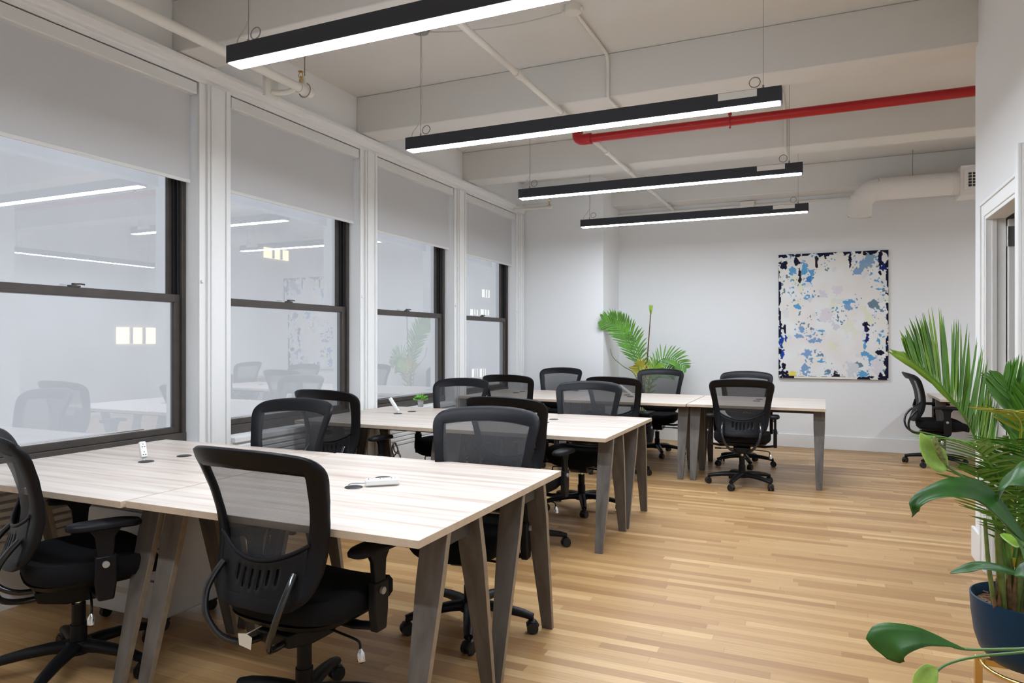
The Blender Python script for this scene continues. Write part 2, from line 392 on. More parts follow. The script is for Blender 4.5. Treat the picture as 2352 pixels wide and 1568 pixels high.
# ------------------------------------------------------------------ windows and shades
XG = XW-0.125
for i, (a, b_) in enumerate(WIN):
    wn = bpy.data.objects.new('window_%d' % (i+1), None); C.objects.link(wn); wn['kind'] = 'structure'
    wn['label'] = 'dark bronze double-hung sash window, %s of four' % ['nearest', 'second', 'third', 'farthest'][i]; wn['category'] = 'window'
    ym = (a+b_)/2; wn.location = (XG, ym, SILL); h = (b_-a)/2; H = HEAD-SILL
    MR = 1.61-SILL
    bm = B()
    box(bm, -0.10, 0.015, -h, -h+0.03, 0, H); box(bm, -0.10, 0.015, h-0.03, h, 0, H)
    box(bm, -0.10, 0.02, -h, h, 0, 0.064); box(bm, -0.10, 0.015, -h, h, H-0.05, H)
    obj('frame', bm, M['bronze'], wn, bevel=0.003)
    bm = B()
    box(bm, -0.055, -0.035, -h+0.03, -h+0.055, 0.035, H-0.05); box(bm, -0.055, -0.035, h-0.055, h-0.03, 0.035, H-0.05)
    box(bm, -0.02, -0.008, h-0.045, h-0.03, MR+0.05, H-0.05); box(bm, -0.02, -0.008, -h+0.03, -h+0.045, MR+0.05, H-0.05)
    obj('track', bm, M['track'], wn)
    e = h-0.031
    bm = B()
    box(bm, -0.034, -0.004, -e, -e+0.045, 0.065, MR+0.052); box(bm, -0.034, -0.004, e-0.045, e, 0.065, MR+0.052)
    box(bm, -0.034, -0.002, -e+0.045, e-0.045, 0.065, 0.105); box(bm, -0.034, 0.002, -e+0.045, e-0.045, MR, MR+0.052)
    s1 = obj('lower_sash', bm, M['bronze'], wn, bevel=0.003)
    bm = B(); box(bm, -0.021, -0.017, -e+0.045, e-0.045, 0.105, MR); obj('pane', bm, M['glass'], s1)
    bm = B()
    box(bm, 0.0, 0.008, -e+0.02, e-0.28, 0.113, 0.120)
    obj('lift_bar', bm, M['chrome'], s1, label='shiny metal lift bar')
    bm = B()
    box(bm, -0.085, -0.056, -e, -e+0.05, MR, H-0.05); box(bm, -0.085, -0.056, e-0.05, e, MR, H-0.05)
    box(bm, -0.085, -0.056, -e+0.05, e-0.05, MR, MR+0.04); box(bm, -0.085, -0.056, -e+0.05, e-0.05, H-0.09, H-0.05)
    s2 = obj('upper_sash', bm, M['bronze'], wn, bevel=0.003)
    bm = B(); box(bm, -0.072, -0.068, -e+0.05, e-0.05, MR+0.04, H-0.09); obj('pane', bm, M['glass'], s2)
    bm = B(); box(bm, -0.03, 0.0, -0.03, 0.03, MR+0.053, MR+0.063); cyl(bm, (-0.015, 0, MR+0.063), (-0.015, 0, MR+0.075), 0.013, 12)
    tube(bm, [(-0.015, 0, MR+0.07), (-0.005, 0.03, MR+0.072), (-0.002, 0.055, MR+0.07)], 0.005, 6)
    obj('sash_lock', bm, M['bronze'], wn, smooth=True)
    # roller shade
    zb = [2.40, 2.40, 2.375, 2.36][i]
    t = thing('roller_shade', 'half-lowered grey roller shade with white fascia on %s window' % ['the nearest', 'the second', 'the third', 'the farthest'][i], 'roller shade', (XW, ym, zb), 0, 'grey roller shades in the windows')
    bm = B()
    prism(bm, [(-0.085, 2.985-zb), (0.0, 2.985-zb), (0.005, 2.99-zb), (0.005, 3.064-zb), (-0.085, 3.064-zb)], 'y', -h+0.012, h-0.012)
    obj('fascia', bm, M['fascia'], t, bevel=0.004)
    bm = B(); box(bm, -0.0465, -0.0455, -h+0.028, h-0.028, 0.02, 3.0-zb); obj('fabric', bm, M['shade'], t)
    bm = B(); box(bm, -0.052, -0.040, -h+0.026, h-0.026, 0.0, 0.024); box(bm, -0.040, -0.034, -0.06, 0.06, -0.004, 0.008)
    obj('bottom_bar', bm, M['fascia'], t, bevel=0.003)

# neighbouring building outside
nb = thing('neighbour_building', 'pale building close outside the windows with a few warm lit windows', 'building', (-12.0, 9, -4))
bm = B(); box(bm, -0.5, 0, -16, 22, -4, 26)
obj('wall', bm, M['facade'], nb)
def fwin(y, z, wy, wz, m, bars=3):
    bm = B(); box(bm, 0.0, 0.03, y-9-wy/2, y-9+wy/2, z+4-wz/2, z+4+wz/2)
    f = obj('window', bm, m, nb)
    bm = B()
    for k in range(1, bars):
        yy = y-9-wy/2+wy*k/bars; box(bm, 0.03, 0.06, yy-0.03, yy+0.03, z+4-wz/2, z+4+wz/2)
    obj('bar', bm, M['facade'], f)
for (u, v, du, dv, m) in [(311, 770, 88, 38, 'fwin'), (633, 583, 55, 32, 'fwin'), (1115, 674, 16, 20, 'fdim'), (1088, 717, 16, 14, 'fdim'), (1113, 717, 18, 14, 'fdim'), (1090, 856, 12, 18, 'fdim'), (1108, 856, 12, 18, 'fdim')]:
    def hit(uu, vv):
        r = (uu-1176)/FPX; c, s = math.cos(YAW), math.sin(YAW); d = 12.0/(s-c*r); return d*(c+s*r), CAM_Z-(vv-784)/FPX*d
    ya, za = hit(u-du/2, v-dv/2); yb, zb2 = hit(u+du/2, v+dv/2)
    fwin((ya+yb)/2, (za+zb2)/2, abs(yb-ya), abs(za-zb2), M[m])

# ------------------------------------------------------------------ doorway
dr = bpy.data.objects.new('door_1', None); C.objects.link(dr); dr['kind'] = 'structure'; dr['label'] = 'white cased doorway with its door swung open into the next room'; dr['category'] = 'door'
dr.location = (XR, (DY0+DY1)/2, 0); hh = (DY1-DY0)/2
bm = B()
box(bm, -0.016, 0.0, hh, hh+0.09, 0, DZ+0.09); box(bm, -0.016, 0.0, -hh, hh, DZ, DZ+0.09)
box(bm, -0.024, -0.016, hh+0.07, hh+0.09, 0, DZ+0.09); box(bm, -0.024, -0.016, -hh, hh+0.07, DZ+0.07, DZ+0.09)
obj('casing', bm, M['trim'], dr, bevel=0.003)
bm = B()
box(bm, -0.01, 0.09, hh-0.02, hh, 0, DZ); box(bm, -0.01, 0.09, -hh, -hh+0.02, 0, DZ); box(bm, -0.01, 0.09, -hh+0.02, hh-0.02, DZ-0.02, DZ)
box(bm, 0.02, 0.045, hh-0.030, hh-0.02, 0, DZ-0.02)
obj('jamb', bm, M['trim'], dr, bevel=0.002)
bm = B(); box(bm, 0.096, 0.88, hh-0.052, hh-0.012, 0.01, DZ-0.03)
lf = obj('leaf', bm, M['trim'], dr, bevel=0.002)
for z in (0.25, 1.95):
    bm = B(); box(bm, 0.090, 0.150, hh-0.056, hh-0.0525, z-0.057, z+0.057); cyl(bm, (0.091, hh-0.06, z-0.057), (0.091, hh-0.06, z+0.057), 0.007, 10)
    obj('hinge', bm, M['steel'], lf, smooth=True, label='brushed steel butt hinge')
bm = B(); box(bm, XR-0.035, XR, 3.90, DY0+0.0, 0, 2.27); box(bm, XR-0.05, XR-0.035, 3.90, 3.93, 0, 2.27)
struct('trim_12', bm, M['trim'], label='thick white post trim at the near side of the doorway', cat='trim', bevel=0.004)

# ------------------------------------------------------------------ pendant lamps
def lamp(loc, rz, lab, L=2.44, first=None):
    if first: return dup(first, loc, rz, lab)
    t = thing('pendant_lamp', lab, 'lamp', loc, rz, 'black linear pendant lamps')
    hx = L/2; wv = 0.042
    bm = B(); box(bm, -hx, hx, -wv, wv, 0.004, 0.088); obj('housing', bm, M['house'], t, bevel=0.003)
    bm = B(); box(bm, -hx+0.012, hx-0.012, -wv+0.003, wv-0.003, 0.0, 0.0038); obj('diffuser', bm, M['diffuser'], t)
    H = ZC-loc[2]
    for s in (-1, 1):
        x = s*(hx-0.10)
        bm = B(); cyl(bm, (x, 0, 0.1), (x, 0, H-0.001), 0.0016, 6)
        cyl(bm, (x, 0, 0.088), (x, 0, 0.115), 0.006, 8)
        ring = [(x-s*0.045+0.03*math.cos(a), 0.004*math.sin(a), 0.137+0.03*math.sin(a)) for a in [k*PI/6 for k in range(15)]]
        tube(bm, ring, 0.003, 6)
        obj('cable', bm, M['wire'], t, smooth=True)
    bm = B(); tube(bm, spline([(-hx+0.03, 0, 0.088), (-hx+0.035, 0, 0.13), (-hx+0.09, 0.005, 0.2), (-hx+0.105, 0.005, 0.3), (-hx+0.105, 0.004, H-0.03)], 20), 0.0025, 6)
    obj('power_cord', bm, M['cable'], t, smooth=True)
    bm = B(); lathe(bm, [(0.005, H-0.035), (0.055, H-0.03), (0.065, H-0.012), (0.065, H)], -hx+0.10, 0, 24, cap0=True, cap1=True)
    obj('canopy', bm, M['wire'], t, smooth=True)
    bm = B(); box(bm, hx-0.34, hx-0.13, -wv-0.0012, -wv-0.0002, 0.045, 0.085); obj('sticker', bm, M['sticker'], t, label='silver maker sticker near the end')
    return t
ZL = 2.675
L1 = lamp((-1.385, 2.52, ZL), 0, 'nearest black linear pendant lamp, cut by the top of the photo')
lamp((-1.43, 4.15, ZL), 0, 'second black linear pendant lamp, hanging before the red pipe', first=L1)
lamp((-1.37, 5.97, ZL), 0, 'third black linear pendant lamp, beyond the red pipe', first=L1)
lamp((-1.36, 7.75, ZL), 0, 'farthest black linear pendant lamp, above the painting and far desks', first=L1)
lamp((-1.40, 0.70, ZL), 0, 'unseen pendant lamp added behind the camera to light the room', first=L1)  # out of view; extra lamp continuing the row, added for its light
lamp((3.05, 7.60, ZL), PI/2, 'black linear pendant lamp in the alcove, seen only as a window reflection', first=L1)

# ------------------------------------------------------------------ pipes, duct
def piped(name, lab, cat, m, tubes, extra=None, group=None):
    bm = B()
    for pts, r in tubes: tube(bm, pts, r, 14)
    o = obj(name, bm, m, smooth=True); tag(o, lab, cat, group); return o
t = thing('red_pipe', 'red painted sprinkler main crossing below the ceiling', 'pipe', (0, 5.60, 3.05))
bm = B(); tube(bm, [(-1.80, 0, 0), (XA-0.0, 0, 0)], 0.036, 18); obj('main_run', bm, M['red'], t, smooth=True)
bm = B(); tube(bm, spline([(-1.80, 0, 0), (-1.86, 0.0, 0.0), (-1.90, 0.02, 0.03), (-1.91, 0.04, 0.10), (-1.91, 0.05, 0.2)], 12), 0.046, 16)
tube(bm, [(-1.80, 0, 0), (-1.775, 0, 0)], 0.047, 16)
tube(bm, [(-1.91, 0.05, 0.18), (-1.91, 0.05, ZC-3.05)], 0.036, 14)
obj('elbow', bm, M['red'], t, smooth=True)
for x in (-0.66, 2.2):
    bm = B(); ring = [(x, 0.041*math.cos(a), 0.041*math.sin(a)) for a in [k*PI/9 for k in range(18)]]
    tube(bm, ring, 0.006, 6, closed=True); cyl(bm, (x, 0, 0.045), (x, 0, 0.085), 0.014, 8); cyl(bm, (x, 0, 0.08), (x, 0, ZC-3.05), 0.004, 6); cyl(bm, (x, 0, -0.055), (x, 0, -0.036), 0.007, 8)
    obj('hanger', bm, M['red'], t, smooth=True)
def sprinkler(loc, lab):
    bm = B(); cyl(bm, (0, 0, 0), (0, 0, 0.03), 0.012, 10); cyl(bm, (0, 0, 0.03), (0, 0, 0.055), 0.006, 8)
    ring = [(0.018*math.cos(a), 0, 0.06+0.02*math.sin(a)) for a in [k*PI/6 for k in range(12)]]; tube(bm, ring, 0.003, 6, closed=True)
    lathe(bm, [(0.001, 0.083), (0.02, 0.083), (0.02, 0.086), (0.001, 0.087)], seg=14)
    o = obj('sprinkler_head', bm, M['brass'], smooth=True); o.location = loc; tag(o, lab, 'sprinkler', 'sprinkler heads on the ceiling pipes'); return o
t = thing('ceiling_pipe', 'long cream sprinkler pipe running away under the beams', 'pipe', (-1.88, 0, 3.15))
bm = B(); tube(bm, [(0, Y0, 0), (0, YB-0.001, 0)], 0.021, 14)
for y in (4.30, 6.4, 8.2): tube(bm, [(0, y-0.04, 0), (0, y+0.04, 0)], 0.029, 14)
obj('run', bm, M['pipe'], t, smooth=True)
for y in (5.15, 7.2, 9.3, 3.3):
    bm = B(); ring = [(0.026*math.cos(a), y, 0.026*math.sin(a)) for a in [k*PI/8 for k in range(16)]]; tube(bm, ring, 0.004, 6, closed=True)
    cyl(bm, (0, y, 0.026), (0, y, 0.04), 0.004, 6); obj('strap', bm, M['pipe'], t, smooth=True)
sprinkler((-1.88, 6.15, 3.168), 'small brass sprinkler head on the long pipe, nearer one')
sprinkler((-1.88, 8.0, 3.168), 'small brass sprinkler head on the long pipe, by the far lamps')
t = thing('ceiling_pipe', 'cream pipe above the windows ending in a capped tee', 'pipe', (-3.30, 0, 3.10))
bm = B(); tube(bm, [(0, Y0, 0), (0, 3.86, 0)], 0.03, 14); tube(bm, [(0, 3.78, 0), (0, 3.90, 0)], 0.038, 14); tube(bm, [(0, 3.84, 0.0), (0, 3.84, 0.09)], 0.022, 12)
obj('run', bm, M['pipe'], t, smooth=True)
bm = B(); tube(bm, spline([(-0.13, 3.66, -0.05), (-0.10, 3.68, -0.055), (-0.04, 3.72, -0.045), (0, 3.74, -0.02)], 10), 0.018, 10); box(bm, -0.15, -0.125, 3.60, 3.72, -0.09, 0.05)
obj('bracket', bm, M['pipe'], t, smooth=True)
bm = B(); ring = [(0.05*math.cos(a), 3.84, 0.05*math.sin(a)) for a in [k*PI/8 for k in range(16)]]; tube(bm, ring, 0.004, 6, closed=True)
cyl(bm, (0, 3.84, 0.05), (0, 3.84, ZC-3.10), 0.004, 6); obj('hanger', bm, M['wire'], t, smooth=True)
sprinkler((-3.30, 3.80, 3.13), 'sprinkler head on the capped tee above the second window')
t = thing('ceiling_pipe', 'short cream pipe stub near the farthest window', 'pipe', (XW, 8.48, 3.10))
bm = B(); tube(bm, [(0, 0, 0), (0.55, 0, 0)], 0.02, 12); tube(bm, [(0.50, 0, 0), (0.57, 0, 0)], 0.027, 12); tube(bm, [(0, -0.0, 0.06), (0.5, 0, 0.05)], 0.008, 8)
obj('run', bm, M['pipe'], t, smooth=True)
sprinkler((XW+0.53, 8.48, 3.122), 'sprinkler head on the short stub by the farthest window')
# conduit with junction box
t = thing('conduit', 'thin cream conduit with a round junction box, bending over the beam', 'conduit', (-1.48, 4.27, ZC))
bm = B(); lathe(bm, [(0.055, 0), (0.055, -0.045), (0.05, -0.05), (0.001, -0.05)], seg=24); cyl(bm, (-0.07, 0, -0.03), (0.07, 0, -0.03), 0.014, 10); obj('junction_box', bm, M['pipe'], t, smooth=True)
bm = B(); tube(bm, spline([(0, 0.04, -0.025), (0, 0.3, -0.02), (0, 0.70, -0.02), (0, 0.77, -0.03), (0, 0.80, -0.08), (0, 0.802, -0.2), (0, 0.80, -0.32), (0.005, 0.82, -0.35), (0.01, 0.9, -0.352), (0.02, 1.12, -0.352)], 40), 0.0125, 10)
obj('tube', bm, M['pipe'], t, smooth=True)
bm = B(); tube(bm, spline([(-0.05, 0, -0.03), (-0.4, -0.01, -0.05), (-0.8, -0.06, -0.045), (-1.08, -0.11, -0.02)], 20), 0.0035, 6); obj('cable', bm, M['cable'], t, smooth=True)
t = thing('conduit', 'thin vertical conduit down the fourth beam, right of the red pipe hanger', 'conduit', (-0.33, 7.06, ZC))
bm = B(); tube(bm, spline([(0, -0.9, -0.02), (0, -0.10, -0.02), (0, -0.005, -0.03), (0, 0.0, -0.1), (0, 0, -0.30), (0, 0.01, -0.35), (0, 0.3, -0.352)], 30), 0.012, 10); obj('tube', bm, M['pipe'], t, smooth=True)
t = thing('conduit', 'cream conduit with a box along the top of the back wall', 'conduit', (-1.0, YB-0.03, 3.13))
bm = B(); tube(bm, [(-1.63, 0, -0.005), (1.5, 0, 0.0)], 0.013, 10); obj('tube', bm, M['pipe'], t, smooth=True)
bm = B(); box(bm, 0.0, 0.18, -0.03, 0.028, -0.07, 0.05); obj('junction_box', bm, M['pipe'], t, bevel=0.006)
# duct
t = thing('air_duct', 'thick white round air duct with a downturned elbow', 'duct', (0.30, 9.05, 3.10))
R = 0.125
bm = B(); tube(bm, [(0.28, 0, 0.0), (1.06, 0, 0.0)], R, 32)
for x in (0.28, 1.0): tube(bm, [(x, 0, 0), (x+0.02, 0, 0)], R+0.006, 32)
obj('straight_run', bm, M['duct'], t, smooth=True)
bm = B(); el = [(0.30, 0, 0.0)]
pts = [(0.29-0.20*math.sin(a), 0, -0.17+0.17*math.cos(a)) for a in (0, PI/8, PI/4, 3*PI/8, PI/2)]
pts.append((0.08, 0, -0.30))
tube(bm, pts, R, 32, cap=False)
tube(bm, [(0.08, 0, -0.295), (0.085, 0, -0.20)], R-0.012, 32)
for a in (PI/8, 3*PI/8):
    q = Vector((0.29-0.20*math.sin(a), 0, -0.17+0.17*math.cos(a))); dq = Vector((-math.cos(a), 0, -math.sin(a)*0.9)).normalized()*0.006; tube(bm, [q-dq, q+dq], R+0.004, 32)
obj('elbow', bm, M['duct'], t, smooth=True)
bm = B(); box(bm, 1.06, 1.62, -0.15, 0.2, -0.16, 0.16); pl = obj('plenum_box', bm, M['duct'], t, bevel=0.004)
bm = B()
box(bm, 1.12, 1.56, -0.156, -0.150, -0.08, 0.08); obj('grille', bm, M['slot'], t)
bm = B()
for k in range(12): box(bm, 1.12+k*0.04, 1.128+k*0.04, -0.166, -0.157, -0.08, 0.08)
for k in range(6): box(bm, 1.12, 1.568, -0.164, -0.1575, -0.082+k*0.032, -0.076+k*0.032)
box(bm, 1.09, 1.12, -0.168, -0.150, -0.11, 0.11); box(bm, 1.568, 1.59, -0.168, -0.150, -0.11, 0.11); box(bm, 1.12, 1.568, -0.168, -0.150, 0.082, 0.11); box(bm, 1.12, 1.568, -0.168, -0.150, -0.11, -0.082)
obj('grille_bars', bm, M['duct'], t)
bm = B(); cyl(bm, (0.62, 0, R), (0.62, 0, ZC-3.10), 0.004, 6); obj('hanger', bm, M['wire'], t)

# ------------------------------------------------------------------ painting
def painting():
    W_, H_ = 1.245, 1.575
    nx, nz = 230, 290
    rnd = random.Random(3)
    N = lambda x, z, s, k=0: noise.noise(Vector((x*s+k*17.3, z*s*1.0, k*5.1)))
    blots = [  # cx, cz (0..1 from left, from top), rx, rz, colour
        (0.24, 0.12, .045, .05, 'b'), (0.28, 0.2, .035, .035, 'b2'), (0.31, 0.15, .025, .03, 'b'), (0.13, 0.13, .035, .03, 'b'),
        (0.83, 0.05, .06, .035, 'g'), (0.79, 0.09, .055, .03, 'b3'), (0.73, 0.155, .06, .022, 'b3'), (0.8, 0.12, .05, .02, 'g'),
        (0.65, 0.40, .04, .022, 'b'), (0.64, 0.435, .045, .022, 'b3'), (0.88, 0.42, .05, .03, 'g2'), (0.2, 0.44, .03, .02, 'b'), (0.2, 0.47, .025, .02, 'g2'),
        (0.21, 0.62, .035, .03, 'b3'), (0.2, 0.66, .035, .02, 'b3'), (0.32, 0.70, .055, .022, 'b3'), (0.3, 0.67, .02, .02, 'b3'),
        (0.27, 0.80, .035, .03, 'b3'), (0.3, 0.85, .035, .025, 'b3'), (0.39, 0.62, .04, .006, 'b'), (0.4, 0.865, .035, .006, 'b'),
        (0.24, 0.93, .05, .035, 'b3'), (0.45, 0.96, .03, .015, 'b'), (0.78, 0.96, .05, .03, 'b'), (0.79, 0.74, .02, .04, 'b'),
        (0.80, 0.80, .045, .02, 'b'), (0.84, 0.83, .045, .03, 'b'), (0.84, 0.87, .018, .03, 'b'), (0.92, 0.65, .022, .02, 'b'), (0.92, 0.69, .008, .03, 'b'),
        (0.8, 0.57, .04, .016, 'n'), (0.81, 0.61, .016, .03, 'n'), (0.81, 0.67, .018, .045, 'nb'),
        (0.03, 0.70, .022, .05, 'nb2'), (0.07, 0.69, .012, .04, 'nb2'), (0.03, 0.79, .022, .06, 'nb2'), (0.06, 0.6, .012, .035, 'n'), (0.02, 0.6, .018, .04, 'n'),
        (0.05, 0.96, .05, .02, 'n'), (0.05, 0.91, .018, .03, 'n'), (0.53, 0.975, .04, .022, 'k'), (0.13, 0.97, .03, .03, 'y'), (0.66, 0.6, .06, .06, 'py'),
        (0.17, 0.06, .02, .05, 'n'), (0.2, 0.13, .012, .06, 'k'), (0.205, 0.2, .012, .03, 'k'), (0.36, 0.05, .013, .055, 'k'), (0.44, 0.03, .016, .035, 'k'),
        (0.665, 0.06, .012, .07, 'n'), (0.79, 0.015, .02, .02, 'k'), (0.93, 0.07, .02, .06, 'n'), (0.96, 0.14, .03, .025, 'nb'), (0.93, 0.18, .02, .02, 'n'),
        (0.05, 0.09, .035, .03, 'n'), (0.93, 0.79, .035, .016, 'n'), (0.98, 0.86, .03, .04, 'n'), (0.93, 0.96, .02, .025, 'n'), (0.98, 0.95, .03, .02, 'n'),
        (0.74, 0.885, .045, .025, 'g2'), (0.84, 0.98, .04, .012, 'n'), (0.45, 0.5, .05, .05, 'l'), (0.55, 0.3, .05, .04, 'l'), (0.9, 0.9, .06, .05, 'l'), (0.68, 0.92, .05, .05, 'gr'), (0.54, 0.58, .03, .03, 'gr'), (0.3, 0.37, .03, .02, 'gr'), (0.42, 0.33, .04, .03, 'gr')]
    cols = {'b': (.12, .36, .62), 'b2': (.06, .22, .55), 'b3': (.22, .36, .58), 'g': (.25, .38, .48), 'g2': (.16, .24, .30), 'n': (.006, .007, .03), 'nb': (.012, .02, .16), 'nb2': (.01, .06, .32), 'k': (.015, .012, .015), 'y': (.80, .66, .12), 'py': (.80, .79, .66), 'l': (.73, .69, .73), 'gr': (.66, .67, .70)}
    cream, pink, white = Vector((.80, .78, .72)), Vector((.81, .76, .73)), Vector((.82, .82, .81))
    bm = B(); vs = []; colr = []
    for j in range(nz+1):
        for i in range(nx+1):
            fx, fz = i/nx, j/nz
            x, z = fx*W_, fz*H_
            vs.append(bm.verts.new((x-W_/2, 0, H_-z)))
            c = cream.lerp(pink, min(1, max(0, 0.5+1.2*N(x, z, 3, 1)))).lerp(white, min(1, max(0, 0.4+1.5*N(x, z, 5, 2))))
            if N(x, z, 9, 9) > 0.42: c = c.lerp(Vector((.66, .68, .74)), 0.45)
            if N(x, z, 5, 11) > 0.40: c = c.lerp(Vector((.78, .78, .55)), 0.6)
            e = min(fx, 1-fx, fz*0.9, (1-fz)*0.9)
            spk = N(x, z, 42, 4)+0.5*N(x, z, 21, 5)
            cl = N(x, z, 5.5, 6)
            if spk > 0.40 and cl > 0.02: c = Vector(cols['g2']) if N(x, z, 9, 7) > 0 else Vector(cols['b'])
            wob = 0.5*N(x, z, 16, 8)+0.45*N(x, z, 38, 3)
            for (cx, cz, rx, rz, k) in blots:
                q = ((fx-cx)/rx)**2+((fz-cz)/rz)**2
                if q < 3.2 and q**0.5+wob*1.6 < 0.98: c = Vector(cols[k])
            ed = 0.030*(1+0.9*N(x, z, 4, 12)) if fz < 0.2 or fx < 0.1 or fx > 0.9 else 0.004
            if fz < 0.02: ed = 0.03
            if e < 0.016+max(0, ed*0.4) and N(x, z, 14, 13)+0.5*N(x, z, 36, 14)+(0.016-e)*18 > (-0.02 if fz < .02 else 0.12): c = Vector(cols['n'])
            if fz > 0.985 and 0.15 < fx < 0.7: c = cream
            colr.append(c)
    for j in range(nz):
        for i in range(nx):
            a = j*(nx+1)+i
            bm.faces.new((vs[a], vs[a+1], vs[a+nx+2], vs[a+nx+1]))
    t = thing('painting', 'large unframed abstract canvas, cream with blue and navy dabs', 'painting', (0.095, YB-0.045, 0.885), math.radians(0.6))
    o = obj('canvas_face', bm, M['wall'], t, fixn=False)
    ca = o.data.color_attributes.new('Col', 'FLOAT_COLOR', 'POINT')
    buf = []
    for c in colr: buf += [c.x, c.y, c.z, 1]
    ca.data.foreach_set('color', buf)
    m = bpy.data.materials.new('paint'); m.use_nodes = True; b = m.node_tree.nodes['Principled BSDF']
    at = m.node_tree.nodes.new('ShaderNodeVertexColor'); at.layer_name = 'Col'
    m.node_tree.links.new(at.outputs[0], b.inputs['Base Color']); b.inputs['Roughness'].default_value = 0.6; b.inputs['Specular IOR Level'].default_value = 0.15
    tc = m.node_tree.nodes.new('ShaderNodeTexCoord'); nn = m.node_tree.nodes.new('ShaderNodeTexNoise'); nn.inputs['Scale'].default_value = 40
    bp = m.node_tree.nodes.new('ShaderNodeBump'); bp.inputs['Strength'].default_value = 0.3; bp.inputs['Distance'].default_value = 0.004
    m.node_tree.links.new(tc.outputs['Object'], nn.inputs['Vector']); m.node_tree.links.new(nn.outputs['Fac'], bp.inputs['Height']); m.node_tree.links.new(bp.outputs['Normal'], b.inputs['Normal'])
    o.data.materials.clear(); o.data.materials.append(m)
    bm = B(); box(bm, -W_/2, W_/2, 0.0008, 0.035, 0, H_); obj('stretcher', bm, M['tag'], t)
painting()

# ------------------------------------------------------------------ desks
def make_desk(LX, LY, lab, loc, grommets, rows=2, group='pale ash desks'):
    t = thing('desk', lab, 'desk', loc, 0, group)
    T0, T1 = 0.714, 0.740
    hx, hy = LX/2-0.002, LY/2
    bm = B(); box(bm, -hx, hx, -hy, hy, T0, T1)
    for f in bm.faces: f.material_index = 1 if abs(f.normal.z) < 0.5 else 0
    bm.normal_update()
    for f in bm.faces: f.material_index = 1 if abs(f.normal.z) < 0.5 else 0
    obj('tabletop', bm, [M['top'], M['edge']], t, bevel=0.0015)
    row = LY/rows
    for r in range(rows):
        yc = -hy+row*(r+0.5)
        for s in (-1, 1):
            xe = s*(hx-0.055)
            for q in (-1, 1):
                y_top = yc+q*0.115; y_ft = yc+q*(0.285)
                th = 0.013
                wt, wb = 0.050, 0.026
                bm = B()
                # board: wide along x, thin across, leaning outward, tapering to the foot
                def ring(z, yy, w_, th_):
                    return [bm.verts.new((xe-w_, yy-th_, z)), bm.verts.new((xe+w_, yy-th_, z)), bm.verts.new((xe+w_, yy+th_, z)), bm.verts.new((xe-w_, yy+th_, z))]
                A = ring(T0-0.001, y_top, wt, 0.014); Bq = ring(0.56, y_top+(y_ft-y_top)*0.22, wt-0.001, 0.015); Cq = ring(0.0, y_ft, wb, 0.012)
                bm.faces.new(A); bm.faces.new(Cq[::-1])
                for a_, b__ in ((A, Bq), (Bq, Cq)):
                    for k in range(4):
                        fc = bm.faces.new((a_[k], a_[(k+1) % 4], b__[(k+1) % 4], b__[k])); fc.material_index = 1 if k in (1, 3) else 0
                obj('leg', bm, [M['leg'], M['leg_edge']], t, bevel=0.002)
            bm = B(); box(bm, xe-0.018, xe+0.018, yc-0.093, yc+0.093, T0-0.06, T0-0.002)
            obj('cross_bar', bm, M['rail'], t)
        for q in (-1, 1):
            bm = B(); box(bm, -hx+0.09, hx-0.09, yc+q*0.07-0.012, yc+q*0.07+0.012, T0-0.042, T0-0.002)
            obj('rail', bm, M['rail'], t)
    for (gx, gy) in grommets:
        bm = B(); lathe(bm, [(0.001, T1+0.0045), (0.030, T1+0.0045), (0.036, T1+0.003), (0.038, T1+0.0005)], gx, gy, 28)
        obj('grommet', bm, M['grommet'], t, smooth=True)
    return t
def world_g(u, v, z=0.74):
    return P(u, v, FPX*(CAM_Z-z)/(v-784))
def desk(x0, x1, y0, y1, lab, gpx=(), rows=2):
    cx, cy = (x0+x1)/2, (y0+y1)/2
    g = []
    for (u, v) in gpx:
        p = world_g(u, v); g.append((p.x-cx, p.y-cy))
    return make_desk(x1-x0, y1-y0, lab, (cx, cy, 0), g, rows)
desk(-3.745, -2.445, 1.815, 3.085, 'pale ash desk nearest the camera, against the first window', [(336, 1060), (423, 1047)])
desk(-2.440, -1.13, 1.83, 3.10, 'pale ash desk nearest the camera, at its aisle end', [(812, 1119), (880, 1098)])
desk(-3.745, -2.505, 4.24, 5.54, 'pale ash desk in the middle row, against the wall by the windows', [(914, 950), (946, 945)])
desk(-2.500, -1.25, 4.24, 5.54, 'pale ash desk in the middle row, at its aisle end', [(1272, 963), (1250, 970)])
desk(-3.745, -2.475, 6.88, 8.14, 'pale ash desk in the far row, against the wall by the last window', [(1185, 902), (1200, 899)])
desk(-2.470, -1.225, 6.88, 8.14, 'pale ash desk in the middle of the far row', [(1448, 911), (1440, 907)])
desk(-1.220, 0.02, 6.90, 8.10, 'pale ash desk at the aisle end of the far row', [(1744, 917), (1738, 921)])
desk(1.12, 2.40, 8.55, 9.575, 'pale ash desk in the right alcove, against the back wall', [], rows=1)

